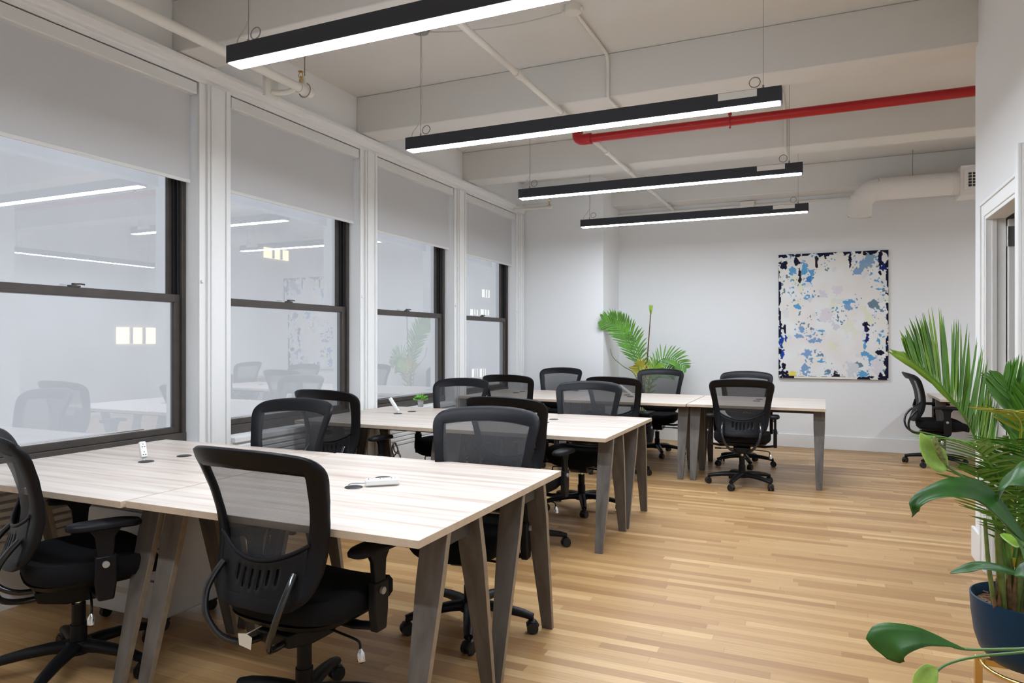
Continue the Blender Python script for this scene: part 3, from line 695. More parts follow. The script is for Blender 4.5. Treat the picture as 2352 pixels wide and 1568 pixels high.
# power strips
def power_strip(lab, pts, w_=0.027, pa=None):
    t = thing('power_strip', lab, 'power strip', pts[0], 0, 'white power strips on the desks')
    o = Vector(pts[0]); d = Vector(pts[1])-o; L = d.length; d.normalize()
    up = Vector((0, 0, 1)); s = d.cross(up).normalized(); n = s.cross(d)
    def bx(bm, a0, a1, b0, b1, c0, c1):
        vs = box(bm, a0, a1, b0, b1, c0, c1)
        for v in vs: v.co = d*v.co.x+s*v.co.y+n*v.co.z
    bm = B(); bx(bm, 0, L, -w_, w_, 0, 0.024); obj('body', bm, M['white_plastic'], t, bevel=0.005)
    bm = B()
    k = max(2, int(L/0.045))
    for i in range(k):
        x = L*(i+0.5)/k
        bx(bm, x-0.010, x-0.006, -0.008, -0.002, 0.0245, 0.0252); bx(bm, x-0.010, x-0.006, 0.003, 0.009, 0.0245, 0.0252); bx(bm, x+0.004, x+0.008, -0.003, 0.003, 0.0245, 0.0252)
    obj('sockets', bm, M['slot'], t)
    bm = B(); q = spline([Vector((0, 0, 0.01)), -d*0.03+Vector((0, 0, 0.012)), -d*0.055+Vector((0, 0, 0.012)), -d*0.07+Vector((0, 0, 0.006))], 8)
    tube(bm, q, 0.005, 8); obj('cord', bm, M['white_plastic'], t, smooth=True)
    return t
a, b_ = world_g(838, 1117), world_g(917, 1113); a.z = b_.z = 0.7462
power_strip('white power strip lying flat on the nearest desk beside a black grommet', (a, b_), 0.024)
p = world_g(329, 1058); power_strip('short white power strip standing out of the grommet near the window', ((p.x, p.y, 0.753), (p.x-0.03, p.y+0.01, 0.83)), 0.016)
p = world_g(912, 948); power_strip('white power strip leaning upright on the middle desk', ((p.x, p.y, 0.748), (p.x-0.07, p.y-0.02, 0.86)), 0.02)
p = world_g(1450, 909); power_strip('white power strip leaning on the far desk, behind a mesh chair', ((p.x, p.y, 0.748), (p.x-0.13, p.y-0.03, 0.85)), 0.018)

# succulent in a glass
p = world_g(966, 934)
t = thing('potted_succulent', 'tiny green succulent in a clear glass on the middle desk', 'plant', (p.x, p.y, 0.741))
bm = B(); lathe(bm, [(0.026, 0.0), (0.032, 0.07), (0.029, 0.07), (0.023, 0.006), (0.001, 0.006)], seg=20, cap0=True); obj('glass_pot', bm, M['jar'], t, smooth=True)
bm = B(); lathe(bm, [(0.001, 0.008), (0.022, 0.008), (0.026, 0.045), (0.001, 0.047)], seg=16); obj('soil', bm, M['white_pot'], t, smooth=True)
bm = B(); rr = random.Random(2)
for k in range(22):
    a = k*2.4; r_ = 0.012+0.045*k/22; z = 0.085-0.02*k/22+0.02*rr.random()
    c = Vector((r_*math.cos(a), r_*math.sin(a), z)); dv = Vector((math.cos(a), math.sin(a), 0.45)).normalized()
    tube(bm, [c*0.3+Vector((0, 0, 0.04)), c, c+dv*0.014, c+dv*0.024], [0.003, 0.008, 0.010, 0.002], 6)
obj('leaves', bm, M['succulent'], t, smooth=True)

# mobile pedestal under the nearest desk
t = thing('drawer_pedestal', 'white metal drawer pedestal under the nearest desk', 'drawer unit', (-3.02, 2.47, 0))
bm = B(); box(bm, -0.26, 0.26, -0.22, 0.15, 0.07, 0.57); obj('body', bm, M['pedestal'], t, bevel=0.012)
for i, (z0, z1) in enumerate([(0.41, 0.56), (0.26, 0.40), (0.08, 0.25)]):
    bm = B(); box(bm, -0.25, 0.25, -0.238, -0.2205, z0, z1); d_ = obj('drawer', bm, M['pedestal'], t, bevel=0.003)
    bm = B(); box(bm, -0.09, 0.09, -0.2405, -0.2385, (z0+z1)/2+0.01, (z0+z1)/2+0.035); obj('handle', bm, M['steel'], d_)
for sx in (-1, 1):
    for sy in (-1, 1):
        bm = B(); cyl(bm, (sx*0.2-0.012, -0.02+sy*0.14, 0.026), (sx*0.2+0.012, -0.02+sy*0.14, 0.026), 0.026, 14); box(bm, sx*0.2-0.02, sx*0.2+0.02, -0.04+sy*0.14, 0.0+sy*0.14, 0.045, 0.07)
        obj('caster', bm, M['wheel'], t, smooth=True)
# hanging cables under the middle desk
p = P(905, 980, 4.75)
t = thing('cable_bundle', 'tangled brown cables hanging under the middle desk', 'cables', (p.x, p.y, 0.0))
rr = random.Random(5)
for k in range(4):
    pts = [Vector((0.02*rr.uniform(-1, 1), 0.02*rr.uniform(-1, 1), 0.66)), Vector((rr.uniform(-.03, .03), rr.uniform(-.03, .03), 0.60))]
    for j in range(5): 
        a = j*1.6+k; pts.append(Vector((0.07*math.cos(a)*rr.uniform(.5, 1), 0.06*math.sin(a), 0.52-0.06*j+0.04*math.sin(a*2))))
    pts.append(Vector((rr.uniform(-.1, .2), rr.uniform(-.1, .1), 0.15))); pts.append(Vector((rr.uniform(0, .4), 0.1*k, 0.012)))
    bm = B(); tube(bm, spline(pts, 50), 0.005, 6); obj('cable', bm, M['dark_cable'], t, smooth=True)
t = thing('cable_bundle', 'loose cable drooping under the nearest desk over the pedestal', 'cables', (-3.1, 2.3, 0))
bm = B(); tube(bm, spline([(-0.3, 0.2, 0.69), (-0.1, 0.1, 0.62), (0.15, 0.0, 0.59), (0.5, 0.05, 0.65), (0.6, 0.1, 0.70)], 30), 0.004, 6); obj('cable', bm, M['dark_cable'], t, smooth=True)

# ------------------------------------------------------------------ office chair
# local frame: sitter faces +Y, origin on the floor under the column
SP = [(0.46, -0.262), (0.52, -0.240), (0.60, -0.215), (0.68, -0.205), (0.76, -0.215), (0.84, -0.238), (0.92, -0.272), (1.0, -0.318), (1.05, -0.35)]
def yb(x, z): return interp(SP, z)+0.95*x*x
CL = [(0, 0.515), (0.08, 0.512), (0.145, 0.520), (0.182, 0.548), (0.200, 0.60), (0.214, 0.68), (0.228, 0.77), (0.243, 0.86), (0.254, 0.92), (0.250, 0.948), (0.222, 0.962), (0.12, 0.974), (0, 0.978)]
cl = spline([(a, 0, b) for a, b in CL], 44)
def make_chair(lab):
    t = thing('office_chair', lab, 'chair', (0, 0, 0), 0, 'black mesh office chairs')
    pl = M['plastic']
    # back rim
    ring = [(v.x, v.z) for v in cl]; full = ring+[(-a, b) for a, b in ring[-2:0:-1]]
    bm = B(); n = len(full); rings = []
    for i in range(n):
        p0, p1, p2 = full[i-1], full[i], full[(i+1) % n]
        tx, tz = p2[0]-p0[0], p2[1]-p0[1]; l = math.hypot(tx, tz) or 1; nx, nz = tz/l, -tx/l
        z = p1[1]
        hw = interp([(0.50, 0.032), (0.62, 0.033), (0.80, 0.027), (0.93, 0.030), (0.97, 0.038), (1.0, 0.038)], z)
        th = interp([(0.5, 0.016), (0.8, 0.015), (1.0, 0.019)], z)
        rg = []
        for k in range(10):
            a = 2*PI*k/10; ca, sa = math.cos(a), math.sin(a)
            ca = math.copysign(abs(ca)**0.7, ca); sa = math.copysign(abs(sa)**0.7, sa)
            x, zz = p1[0]+nx*hw*ca, p1[1]+nz*hw*ca
            rg.append(bm.verts.new((x, yb(x, zz)+th*sa, zz)))
        rings.append(rg)
    for i in range(n):
        a_, b__ = rings[i], rings[(i+1) % n]
        for k in range(10): bm.faces.new((a_[k], a_[(k+1) % 10], b__[(k+1) % 10], b__[k]))
    back = obj('back_frame', bm, M['rim'], t, smooth=True)
    # mesh panel
    side = sorted([(v.z, v.x) for v in cl[14:36]])
    def hwid(z): return interp(side, z)
    bm = B(); nx_, nz_ = 14, 18; g = []
    for j in range(nz_+1):
        z = 0.55+(0.962-0.55)*j/nz_; h_ = max(0.02, hwid(min(z, 0.93))-0.004-(0.02 if z > 0.94 else 0))
        g.append([bm.verts.new((h_*(2*i/nx_-1), yb(h_*(2*i/nx_-1), z)+0.012, z)) for i in range(nx_+1)])
    for j in range(nz_):
        for i in range(nx_): bm.faces.new((g[j][i], g[j][i+1], g[j+1][i+1], g[j+1][i]))
    obj('back_mesh', bm, M['mesh'], t, smooth=True)
    # lumbar shell with slots
    bm = B(); nx_, nz_ = 34, 8; g = []
    for j in range(nz_+1):
        row_ = []
        for i in range(nx_+1):
            f = 2*i/nx_-1; x = f*0.19; zt = 0.635+1.6*x*x; z0 = 0.515
            z = z0+(zt-z0)*j/nz_; x2 = f*min(0.19, hwid(z)-0.004)
            row_.append(bm.verts.new((x2, yb(x2, z)-0.012, z)))
        g.append(row_)
    for j in range(nz_):
        for i in range(nx_):
            if 2 <= j <= 5 and 8 <= i < 26 and (i % 3) == 1 and (j > 2 or 11 < i < 22): continue
            bm.faces.new((g[j][i], g[j][i+1], g[j+1][i+1], g[j+1][i]))
    lum = obj('lumbar_shell', bm, pl, t, smooth=True, solid=0.006)
    bm = B(); pts = []
    for i in range(25):
        f = 2*i/24-1; x = f*0.2; zt = 0.635+1.6*x*x; pts.append((x, yb(x, zt)-0.014, zt))
    tube(bm, pts, 0.0065, 8); obj('lumbar_ridge', bm, M['rim'], t, smooth=True)
    # support tubes
    for s in (-1, 1):
        bm = B()
        tube(bm, spline([(s*0.160, -0.212, 0.605), (s*0.166, -0.245, 0.57), (s*0.166, -0.278, 0.52), (s*0.148, -0.292, 0.45), (s*0.105, -0.268, 0.38), (s*0.062, -0.20, 0.345), (s*0.05, -0.10, 0.345)], 26), 0.0115, 10)
        obj('support_tube', bm, M['tube'], t, smooth=True)
    # seat cushion
    def se(w_, d_, cy, n=40, p=3.2):
        out = []
        for k in range(n):
            a = 2*PI*k/n; c_, s_ = math.cos(a), math.sin(a)
            out.append((math.copysign(abs(c_)**(2/p), c_)*w_, cy+math.copysign(abs(s_)**(2/p), s_)*d_))
        return out
    bm = B(); lv = [(0.14, 0.13, 0.478), (0.215, 0.20, 0.484), (0.245, 0.232, 0.482), (0.256, 0.243, 0.466), (0.256, 0.243, 0.435), (0.245, 0.235, 0.415), (0.12, 0.1, 0.41)]
    rs = []
    for (a_, d_, z) in lv:
        rr_ = []
        for (x, y) in se(a_, d_, 0.045):
            dz = -0.045*max(0, (y-0.16)/0.13)**2 + 0.30*x*x*(1 if z > 0.46 else 0.3)+0.010*max(0, (-y-0.1)/0.1)
            rr_.append(bm.verts.new((x, y, z+dz)))
        rs.append(rr_)
    bm.faces.new(rs[0][::-1]); bm.faces.new(rs[-1])
    for a_, b__ in zip(rs, rs[1:]):
        for k in range(40): bm.faces.new((a_[k], a_[(k+1) % 40], b__[(k+1) % 40], b__[k]))
    obj('seat', bm, M['seat'], t, smooth=True)
    bm = B(); rs = []
    for (a_, d_, z) in [(0.235, 0.225, 0.418), (0.215, 0.205, 0.395), (0.13, 0.15, 0.378), (0.08, 0.10, 0.374)]:
        rs.append([bm.verts.new((x, y, z)) for (x, y) in se(a_, d_, 0.03)])
    bm.faces.new(rs[0][::-1]); bm.faces.new(rs[-1])
    for a_, b__ in zip(rs, rs[1:]):
        for k in range(40): bm.faces.new((a_[k], a_[(k+1) % 40], b__[(k+1) % 40], b__[k]))
    obj('seat_shell', bm, pl, t, smooth=True)
    bm = B(); prism(bm, [(-0.16, 0.372), (-0.15, 0.325), (-0.05, 0.30), (0.07, 0.30), (0.12, 0.335), (0.13, 0.374)], 'x', -0.075, 0.075)
    obj('tilt_mechanism', bm, pl, t, bevel=0.008)
    bm = B(); tube(bm, spline([(0.07, 0.03, 0.335), (0.16, 0.02, 0.33), (0.235, 0.01, 0.325), (0.245, 0.008, 0.30)], 10), 0.0045, 8)
    lev = obj('tilt_lever', bm, pl, t, smooth=True)
    bm = B(); tube(bm, [(0.246, 0.008, 0.302), (0.249, 0.007, 0.285), (0.252, 0.006, 0.262), (0.252, 0.006, 0.255)], [0.006, 0.015, 0.015, 0.006], 10); obj('lever_grip', bm, M['chrome'], lev, smooth=True, label='shiny black and silver lever grip')
    bm = B(); tube(bm, [(-0.07, 0.05, 0.335), (-0.20, 0.05, 0.33)], 0.006, 8); box(bm, -0.25, -0.19, 0.035, 0.065, 0.325, 0.337); obj('height_lever', bm, pl, t, bevel=0.003)
    bm = B(); box(bm, -0.045, 0.005, -0.2665, -0.2655, 0.372, 0.405)
    # column and base
    bm = B(); cyl(bm, (0, 0, 0.27), (0, 0, 0.305), 0.014, 16); gl = obj('gas_lift', bm, M['chrome'], t, smooth=True)
    bm = B(); cyl(bm, (0, 0, 0.09), (0, 0, 0.275), 0.026, 20); cyl(bm, (0, 0, 0.09), (0, 0, 0.19), 0.031, 20); obj('column', bm, pl, t, smooth=True)
    bm = B(); lathe(bm, [(0.001, 0.128), (0.045, 0.126), (0.052, 0.112), (0.050, 0.075), (0.001, 0.07)], seg=24)
    hub = obj('base_hub', bm, pl, t, smooth=True)
    for k in range(5):
        a = PI/2+2*PI*k/5+0.35; ca, sa = math.cos(a), math.sin(a)
        bm = B(); pts = [(ca*r_, sa*r_, z) for r_, z in [(0.03, 0.102), (0.10, 0.104), (0.18, 0.098), (0.26, 0.086), (0.308, 0.074)]]
        tube(bm, pts, [0.034, 0.030, 0.027, 0.024, 0.020], 12, flat=(1.0, 0.78))
        arm = obj('base_leg', bm, pl, t, smooth=True)
        # caster
        bm = B(); ex, ey = ca*0.305, sa*0.305
        cyl(bm, (ex, ey, 0.045), (ex, ey, 0.075), 0.007, 8)
        th = a+0.9+k; dx, dy = math.cos(th), math.sin(th)
        for s in (-1, 1):
            cyl(bm, (ex+dx*s*0.006, ey+dy*s*0.006, 0.0265), (ex+dx*s*0.024, ey+dy*s*0.024, 0.0265), 0.0265, 18)
        px_, py_ = -dy, dx
        tube(bm, [(ex-px_*0.026, ey-py_*0.026, 0.034), (ex-px_*0.014, ey-py_*0.014, 0.053), (ex+px_*0.01, ey+py_*0.01, 0.056), (ex+px_*0.024, ey+py_*0.024, 0.04)], 0.012, 8, flat=(1.9, 0.6))
        obj('caster', bm, M['wheel'], arm, smooth=True)
    # arms
    for s in (-1, 1):
        bm = B()
        prism(bm, [(0.02, 0.36), (0.075, 0.36), (0.085, 0.43), (0.085, 0.53), (0.01, 0.53), (0.01, 0.43)], 'x', s*0.276, s*0.308)
        tube(bm, [(s*0.08, 0.045, 0.368), (s*0.20, 0.045, 0.362), (s*0.29, 0.045, 0.375)], 0.020, 10, flat=(1.6, 0.5))
        ar = obj('arm_sleeve', bm, pl, t, bevel=0.006)
        bm = B(); prism(bm, [(0.020, 0.52), (0.074, 0.52), (0.080, 0.60), (0.105, 0.636), (-0.01, 0.636), (0.012, 0.60)], 'x', s*0.281, s*0.303)
        obj('arm_post', bm, pl, t, bevel=0.004)
        bm = B(); rs = []
        for (w_, d_, z) in [(0.036, 0.115, 0.634), (0.046, 0.128, 0.640), (0.047, 0.130, 0.652), (0.040, 0.122, 0.662), (0.02, 0.09, 0.665)]:
            rs.append([bm.verts.new((x+s*0.285, y, z-0.10*max(0, y-0.1))) for (x, y) in se(w_, d_, 0.045, 28, 2.8)])
        bm.faces.new(rs[0][::-1]); bm.faces.new(rs[-1])
        for a_, b__ in zip(rs, rs[1:]):
            for k in range(28): bm.faces.new((a_[k], a_[(k+1) % 28], b__[(k+1) % 28], b__[k]))
        obj('arm_pad', bm, M['rim'], t, smooth=True)
        bm = B(); cyl(bm, (s*0.308, 0.045, 0.50), (s*0.318, 0.045, 0.50), 0.0125, 16); obj('arm_knob', bm, M['knob'], ar, smooth=True, label='pale grey push button')
    return t
G = 'black mesh office chairs'
CH = [
 (-2.80, 1.89, 64, 'black mesh office chair cut off by the left edge, nearest the window'),
 (-1.69, 1.965, 87, 'black mesh office chair in the foreground, its back to the camera'),
 (-2.81, 2.95, 270, 'black mesh office chair facing us behind the nearest desk, by the window'),
 (-1.535, 2.945, 276, 'black mesh office chair facing us behind the aisle end of the nearest desk'),
 (-3.24, 4.22, 88, 'black mesh office chair backing us at the middle desk, by the window'),
 (-1.80, 4.16, 87, 'black mesh office chair backing us at the aisle end of the middle desk'),
 (-3.01, 5.38, 270, 'black mesh office chair facing us behind the middle desk, beside the succulent'),
 (-1.79, 5.38, 272, 'black mesh office chair facing us behind the aisle end of the middle desk'),
 (-2.98, 6.75, 92, 'black mesh office chair backing us at the window end of the far row'),
 (-1.86, 6.80, 88, 'black mesh office chair backing us at the middle of the far row'),
 (-0.70, 6.86, 94, 'black mesh office chair backing us at the aisle end of the far row'),
 (-3.07, 8.20, 272, 'black mesh office chair facing us behind the far row, by the corner pier'),
 (-1.82, 8.33, 272, 'black mesh office chair facing us in front of the palm by the back wall'),
 (-0.80, 8.00, 268, 'black mesh office chair facing us behind the aisle end of the far row'),
 (1.13, 8.84, 2, 'black mesh office chair seen side on at the right alcove desk'),
]
ch0 = None
for i, (x, y, ang, lab) in enumerate(CH):
    rz = math.radians(ang)-PI/2
    if ch0 is None:
        ch0 = make_chair(lab); ch0.location = (x, y, 0); ch0.rotation_euler = (0, 0, rz); cur = ch0
    else: cur = dup(ch0, (x, y, 0), rz, lab, G)
    if i == 1: chair_fg = cur
# paper tag under the foreground chair's seat, seen between the support tubes
bm = B(); prism(bm, [(-0.055, 0.352), (-0.002, 0.345), (0.004, 0.385), (-0.025, 0.394), (-0.060, 0.388)], 'y', -0.241, -0.240)
tg = obj('paper_tag', bm, M['tag'], chair_fg, label='cream paper tag under the seat')
bm = B(); cyl(bm, (-0.03, -0.239, 0.388), (-0.03, -0.16, 0.392), 0.002, 6); obj('tag_string', bm, M['tag'], tg)

# ------------------------------------------------------------------ plants
def leaflet(bm, p, d, L, w_, nrm, droop=0.25, seg=5):
    d = d.normalized(); s = d.cross(nrm)
    if s.length < 1e-3: s = d.cross(Vector((1, 0, 0)))
    s.normalize(); prev = None
    q = Vector(p); dd = d.copy()
    for k in range(seg+1):
        f = k/seg; ww = w_*math.sin(PI*min(1, 0.12+f*0.88))**0.6 if f < 1 else 0.0004
        n2 = s.cross(dd).normalized()
        row_ = [bm.verts.new(q-s*ww+n2*ww*0.35), bm.verts.new(q), bm.verts.new(q+s*ww+n2*ww*0.35)]
        if prev:
            for a_ in (0, 1): bm.faces.new((prev[a_], prev[a_+1], row_[a_+1], row_[a_]))
        prev = row_
        q = q+dd*(L/seg); dd = (dd+Vector((0, 0, -droop/seg))).normalized()
def frond(parent, pts, n, L, w_, m, side_dir=None, spread=0.9, droop=0.2, start=0.25, rnd=None, sides=(-1, 1), tipfac=0.55, rad=0.006, fan=0.0, name='frond'):
    rnd = rnd or random.Random(1)
    sp = spline(pts, 60); bm = B()
    tube(bm, sp, [rad*(1-0.75*k/60) for k in range(61)], 6)
    for i in range(n):
        f = start+(1-start)*i/(n-1); k = min(59, int(f*60)); fr = f*60-k
        p = sp[k].lerp(sp[k+1], fr); tg = (sp[k+1]-sp[k]).normalized()
        g = Vector(side_dir) if side_dir else Vector((0, 0, 1)).cross(tg)
        g = (g-tg*g.dot(tg)).normalized()
        spread_ = spread*(1-fan*max(0, (f-0.6)/0.4))
        Lf = L*(0.55+0.45*math.sin(PI*min(1, (f-start)/(1-start)*0.85+0.15)))*rnd.uniform(0.9, 1.08)
        if f > 0.85: Lf *= 1-(f-0.85)/0.15*(1-tipfac)
        for s in sides:
            d = tg*(1-spread_*0.55)+g*s*spread_+Vector((rnd.uniform(-.06, .06), rnd.uniform(-.06, .06), rnd.uniform(-.04, .10)))
            leaflet(bm, p, d, Lf, w_*rnd.uniform(0.85, 1.1), g.cross(tg)*(1), droop)
    return obj(name, bm, m, parent, smooth=True, fixn=False)
def blade(parent, pts, W_, m, name='leaf', nrm=(0, 0, 1), fold=0.25, prof=None, wave=0.0):
    sp = spline(pts, 26); bm = B(); prev = None
    for k, p in enumerate(sp):
        f = k/26; tg = (sp[min(k+1, 26)]-sp[max(k-1, 0)]).normalized(); s = tg.cross(Vector(nrm)).normalized(); n2 = s.cross(tg)
        ww = W_*(interp(prof, f) if prof else math.sin(PI*min(1, f**0.8))**0.8)+0.0004
        row_ = []
        for j in (-1, -0.5, 0, 0.5, 1):
            row_.append(bm.verts.new(p+s*ww*j+n2*(abs(j)**1.3*ww*fold+wave*ww*math.sin(f*14+j*2))))
        if prev:
            for a_ in range(4): bm.faces.new((prev[a_], prev[a_+1], row_[a_+1], row_[a_]))
        prev = row_
    return obj(name, bm, m, parent, smooth=True, fixn=False, solid=0.0012)
def inv(root, pts): return [Vector(p)-Vector(root.location) for p in pts]

# palm by the right wall in a navy pot on a brass stand
pc = P(2378, 1350, 2.40); pc.x = min(pc.x, 0.66)
pr = thing('potted_palm', 'tall areca palm in a navy pot beside the right wall', 'plant', (pc.x, pc.y, 0.232))
RZ = 0.232
bm = B(); lathe(bm, [(0.001, 0.0), (0.09, 0.001), (0.13, 0.012), (0.158, 0.045), (0.172, 0.09), (0.181, 0.16), (0.185, 0.228), (0.180, 0.230), (0.176, 0.215), (0.170, 0.18)], seg=56); obj('pot', bm, M['navy'], pr, smooth=True)
bm = B()
rr = random.Random(11)
rings = []
for j in range(9):
    r_ = 0.172*j/8; rings.append([bm.verts.new((r_*math.cos(2*PI*k/40), r_*math.sin(2*PI*k/40), 0.190+rr.uniform(-.006, .006)+(0.012 if j < 5 else 0))) for k in range(40)])
for a_, b__ in zip(rings, rings[1:]):
    for k in range(40): bm.faces.new((a_[k], a_[(k+1) % 40], b__[(k+1) % 40], b__[k]))
for k in range(240):
    a = rr.uniform(0, 2*PI); r_ = 0.165*math.sqrt(rr.random()); c = Vector((r_*math.cos(a), r_*math.sin(a), 0.200+rr.uniform(-.004, .01)))
    dv = Vector((rr.uniform(-1, 1), rr.uniform(-1, 1), rr.uniform(-.4, .4))).normalized()*rr.uniform(0.005, 0.014)
    tube(bm, [c-dv, c+dv], rr.uniform(0.002, 0.004), 4)
obj('soil', bm, M['soil'], pr)
st = thing('plant_stand', 'low brass stand holding the navy palm pot', 'stand', (pc.x, pc.y, 0))
bm = B(); ring = [(0.15*math.cos(a), 0.15*math.sin(a), 0.216) for a in [k*PI/20 for k in range(40)]]
tube(bm, ring, 0.008, 8, closed=True); box(bm, -0.15, 0.15, -0.010, 0.010, 0.210, 0.2315); box(bm, -0.010, 0.010, -0.15, 0.15, 0.210, 0.2315); obj('ring', bm, M['brass'], st, smooth=True)
for k in range(4):
    a = PI/4+k*PI/2+0.55; bm = B(); cx_, cy_ = 0.158*math.cos(a), 0.158*math.sin(a)
    vs = box(bm, -0.012, 0.012, -0.012, 0.012, 0, 0.228)
    for v in vs: v.co.x += cx_; v.co.y += cy_
    obj('leg', bm, M['brass'], st, bevel=0.002)
def PP(u, v, d): return P(u, v, d)-Vector(pr.location)
rr = random.Random(4)
canes = []
for (u0, u1, v1, d1, r_) in [(2290, 2262, 1190, 2.32, .007), (2305, 2292, 1130, 2.3, .011), (2318, 2310, 1000, 2.35, .012), (2330, 2345, 1080, 2.3, .012), (2345, 2370, 1100, 2.4, .012), (2300, 2325, 1150, 2.45, .009), (2322, 2335, 1040, 2.42, .011), (2352, 2330, 960, 2.38, .010)]:
    b0 = PP(u0, 1375, 2.36); b0.z = 0.190; b1 = PP(u1, v1, d1)
    bm = B(); mid = b0.lerp(b1, 0.5)+Vector((rr.uniform(-.015, .015), rr.uniform(-.015, .015), 0)); pts = spline([b0, mid, b1], 20)
    tube(bm, pts, [r_*(1.25-0.5*k/20)*(1.12 if k % 6 == 0 else 1) for k in range(21)], 8); obj('cane', bm, M['cane'], pr, smooth=True)
    bm = B()
    for q in range(3):
        o_ = Vector((rr.uniform(-.01, .01), rr.uniform(-.01, .01), 0)); tube(bm, [b0+o_, b0.lerp(b1, 0.12)+o_*1.5, b0.lerp(b1, 0.22+0.1*rr.random())+o_*2.5], [0.010, 0.009, 0.001], 6)
    obj('husk', bm, M['husk'], pr, smooth=True)
vup = (-0.15, 0.1, 1)
# big frond arching left: leaflets fan upward
RA = [PP(2318, 1330, 2.36), PP(2293, 1180, 2.32), PP(2270, 1080, 2.26), PP(2228, 980, 2.20), PP(2165, 890, 2.14), PP(2088, 822, 2.08)]
frond(pr, RA, 42, 0.255, 0.0075, M['palm'], side_dir=(-0.06, -0.02, 1.0), spread=1.0, droop=0.0, start=0.36, rnd=random.Random(21), sides=(1,), rad=0.007, fan=0.62, tipfac=0.42)
frond(pr, RA, 34, 0.26, 0.0075, M['palm_l'], side_dir=(0.08, 0.22, 0.95), spread=0.92, droop=0.0, start=0.38, rnd=random.Random(41), sides=(1,), rad=0.006, fan=0.5, tipfac=0.5)
frond(pr, RA, 16, 0.20, 0.0075, M['palm_l'], side_dir=(-0.75, -0.3, -0.35), spread=0.16, droop=0.0, start=0.70, rnd=random.Random(22), sides=(1,), rad=0.005, tipfac=0.45)
# right frond
frond(pr, [PP(2340, 1300, 2.4), PP(2352, 1120, 2.4), PP(2348, 1020, 2.35), PP(2332, 950, 2.3), PP(2305, 870, 2.28)], 20, 0.17, 0.0075, M['palm'], side_dir=(0.6, 0.3, 0.6), spread=0.45, droop=0.0, start=0.5, rnd=random.Random(23), rad=0.007)
frond(pr, [PP(2330, 1280, 2.3), PP(2355, 1100, 2.3), PP(2380, 990, 2.25), PP(2400, 920, 2.2)], 20, 0.17, 0.008, M['palm'], side_dir=(-0.8, -0.2, 0.5), spread=0.5, droop=0.05, start=0.35, rnd=random.Random(24))
frond(pr, [PP(2320, 1280, 2.3), PP(2305, 1130, 2.2), PP(2270, 1060, 2.1), PP(2225, 1020, 2.05), PP(2180, 1005, 2.0)], 16, 0.17, 0.006, M['palm'], spread=0.6, droop=0.35, start=0.35, rnd=random.Random(25))
frond(pr, [PP(2330, 1300, 2.35), PP(2325, 1130, 2.25), PP(2345, 990, 2.15), PP(2330, 950, 2.1), PP(2310, 940, 2.05)], 12, 0.13, 0.006, M['palm_y'], spread=0.7, droop=0.2, start=0.5, rnd=random.Random(26))
frond(pr, [PP(2310, 1300, 2.35), PP(2285, 1200, 2.3), PP(2262, 1150, 2.25), PP(2250, 1120, 2.2), PP(2245, 1080, 2.15)], 14, 0.14, 0.0055, M['palm'], spread=0.8, droop=0.3, start=0.3, rnd=random.Random(27))
frond(pr, [PP(2335, 1290, 2.35), PP(2330, 1200, 2.25), PP(2335, 1130, 2.2), PP(2350, 1080, 2.12), PP(2380, 1050, 2.05)], 18, 0.20, 0.008, M['palm'], spread=0.8, droop=0.35, start=0.2, rnd=random.Random(28))
frond(pr, [PP(2345, 1300, 2.35), PP(2365, 1180, 2.2), PP(2360, 1060, 2.1), PP(2330, 1010, 2.0)], 18, 0.18, 0.008, M['palm'], spread=0.8, droop=0.3, start=0.3, rnd=random.Random(29))
frond(pr, [PP(2325, 1290, 2.35), PP(2335, 1230, 2.3), PP(2350, 1190, 2.2), PP(2375, 1170, 2.1)], 14, 0.14, 0.006, M['palm'], spread=0.8, droop=0.3, start=0.2, rnd=random.Random(30))

# peace lily, its pot out of frame
lc = Vector((0.52, 1.72, 0.0))
pl_ = thing('peace_lily', 'peace lily leaning in from the right edge with broad dark leaves', 'plant', lc)
bm = B(); lathe(bm, [(0.001, 0.0), (0.10, 0.0), (0.13, 0.25), (0.125, 0.25), (0.12, 0.225), (0.001, 0.225)], seg=40); obj('pot', bm, M['white_pot'], pl_, smooth=True)
bm = B(); lathe(bm, [(0.12, 0.2255), (0.06, 0.235), (0.001, 0.238)], seg=24); obj('soil', bm, M['soil'], pl_, smooth=True)
def PL(u, v, d): return P(u, v, d)-lc
def stem(pts, r_=0.004):
    bm = B(); tube(bm, spline(pts, 24), r_, 8); return obj('stem', bm, M['lily_stem'], pl_, smooth=True)
base = Vector((0, 0, 0.225))
# low leaf
stem([base, base+Vector((-0.02, 0.05, 0.14)), PL(2420, 1492, 1.55), PL(2352, 1490, 1.6), PL(2230, 1491, 1.68), PL(2190, 1485, 1.7)], 0.0036)
blade(pl_, [PL(2215, 1491, 1.68), PL(2170, 1476, 1.70), PL(2110, 1464, 1.72), PL(2050, 1472, 1.74), PL(2022, 1500, 1.75)], 0.052, M['lily'], nrm=(0.25, -0.75, 0.6), fold=0.12, prof=[(0, 0.03), (0.2, 0.12), (0.4, 0.33), (0.6, 0.62), (0.8, 0.95), (0.92, 0.85), (1.0, 0.35)])
# low flower bud
stem([base+Vector((0.01, 0, 0)), base+Vector((-0.02, 0.06, 0.12)), PL(2420, 1490, 1.5), PL(2352, 1497, 1.55), PL(2240, 1508, 1.6), PL(2175, 1525, 1.62), PL(2148, 1545, 1.62)], 0.003)
blade(pl_, [PL(2152, 1536, 1.62), PL(2128, 1550, 1.62), PL(2112, 1580, 1.62), PL(2108, 1612, 1.62)], 0.026, M['spathe'], name='spathe', nrm=(0.3, -0.8, 0.4), fold=0.5, prof=[(0, 0.1), (0.2, 0.75), (0.45, 1.0), (0.7, 0.75), (0.9, 0.3), (1, 0)])
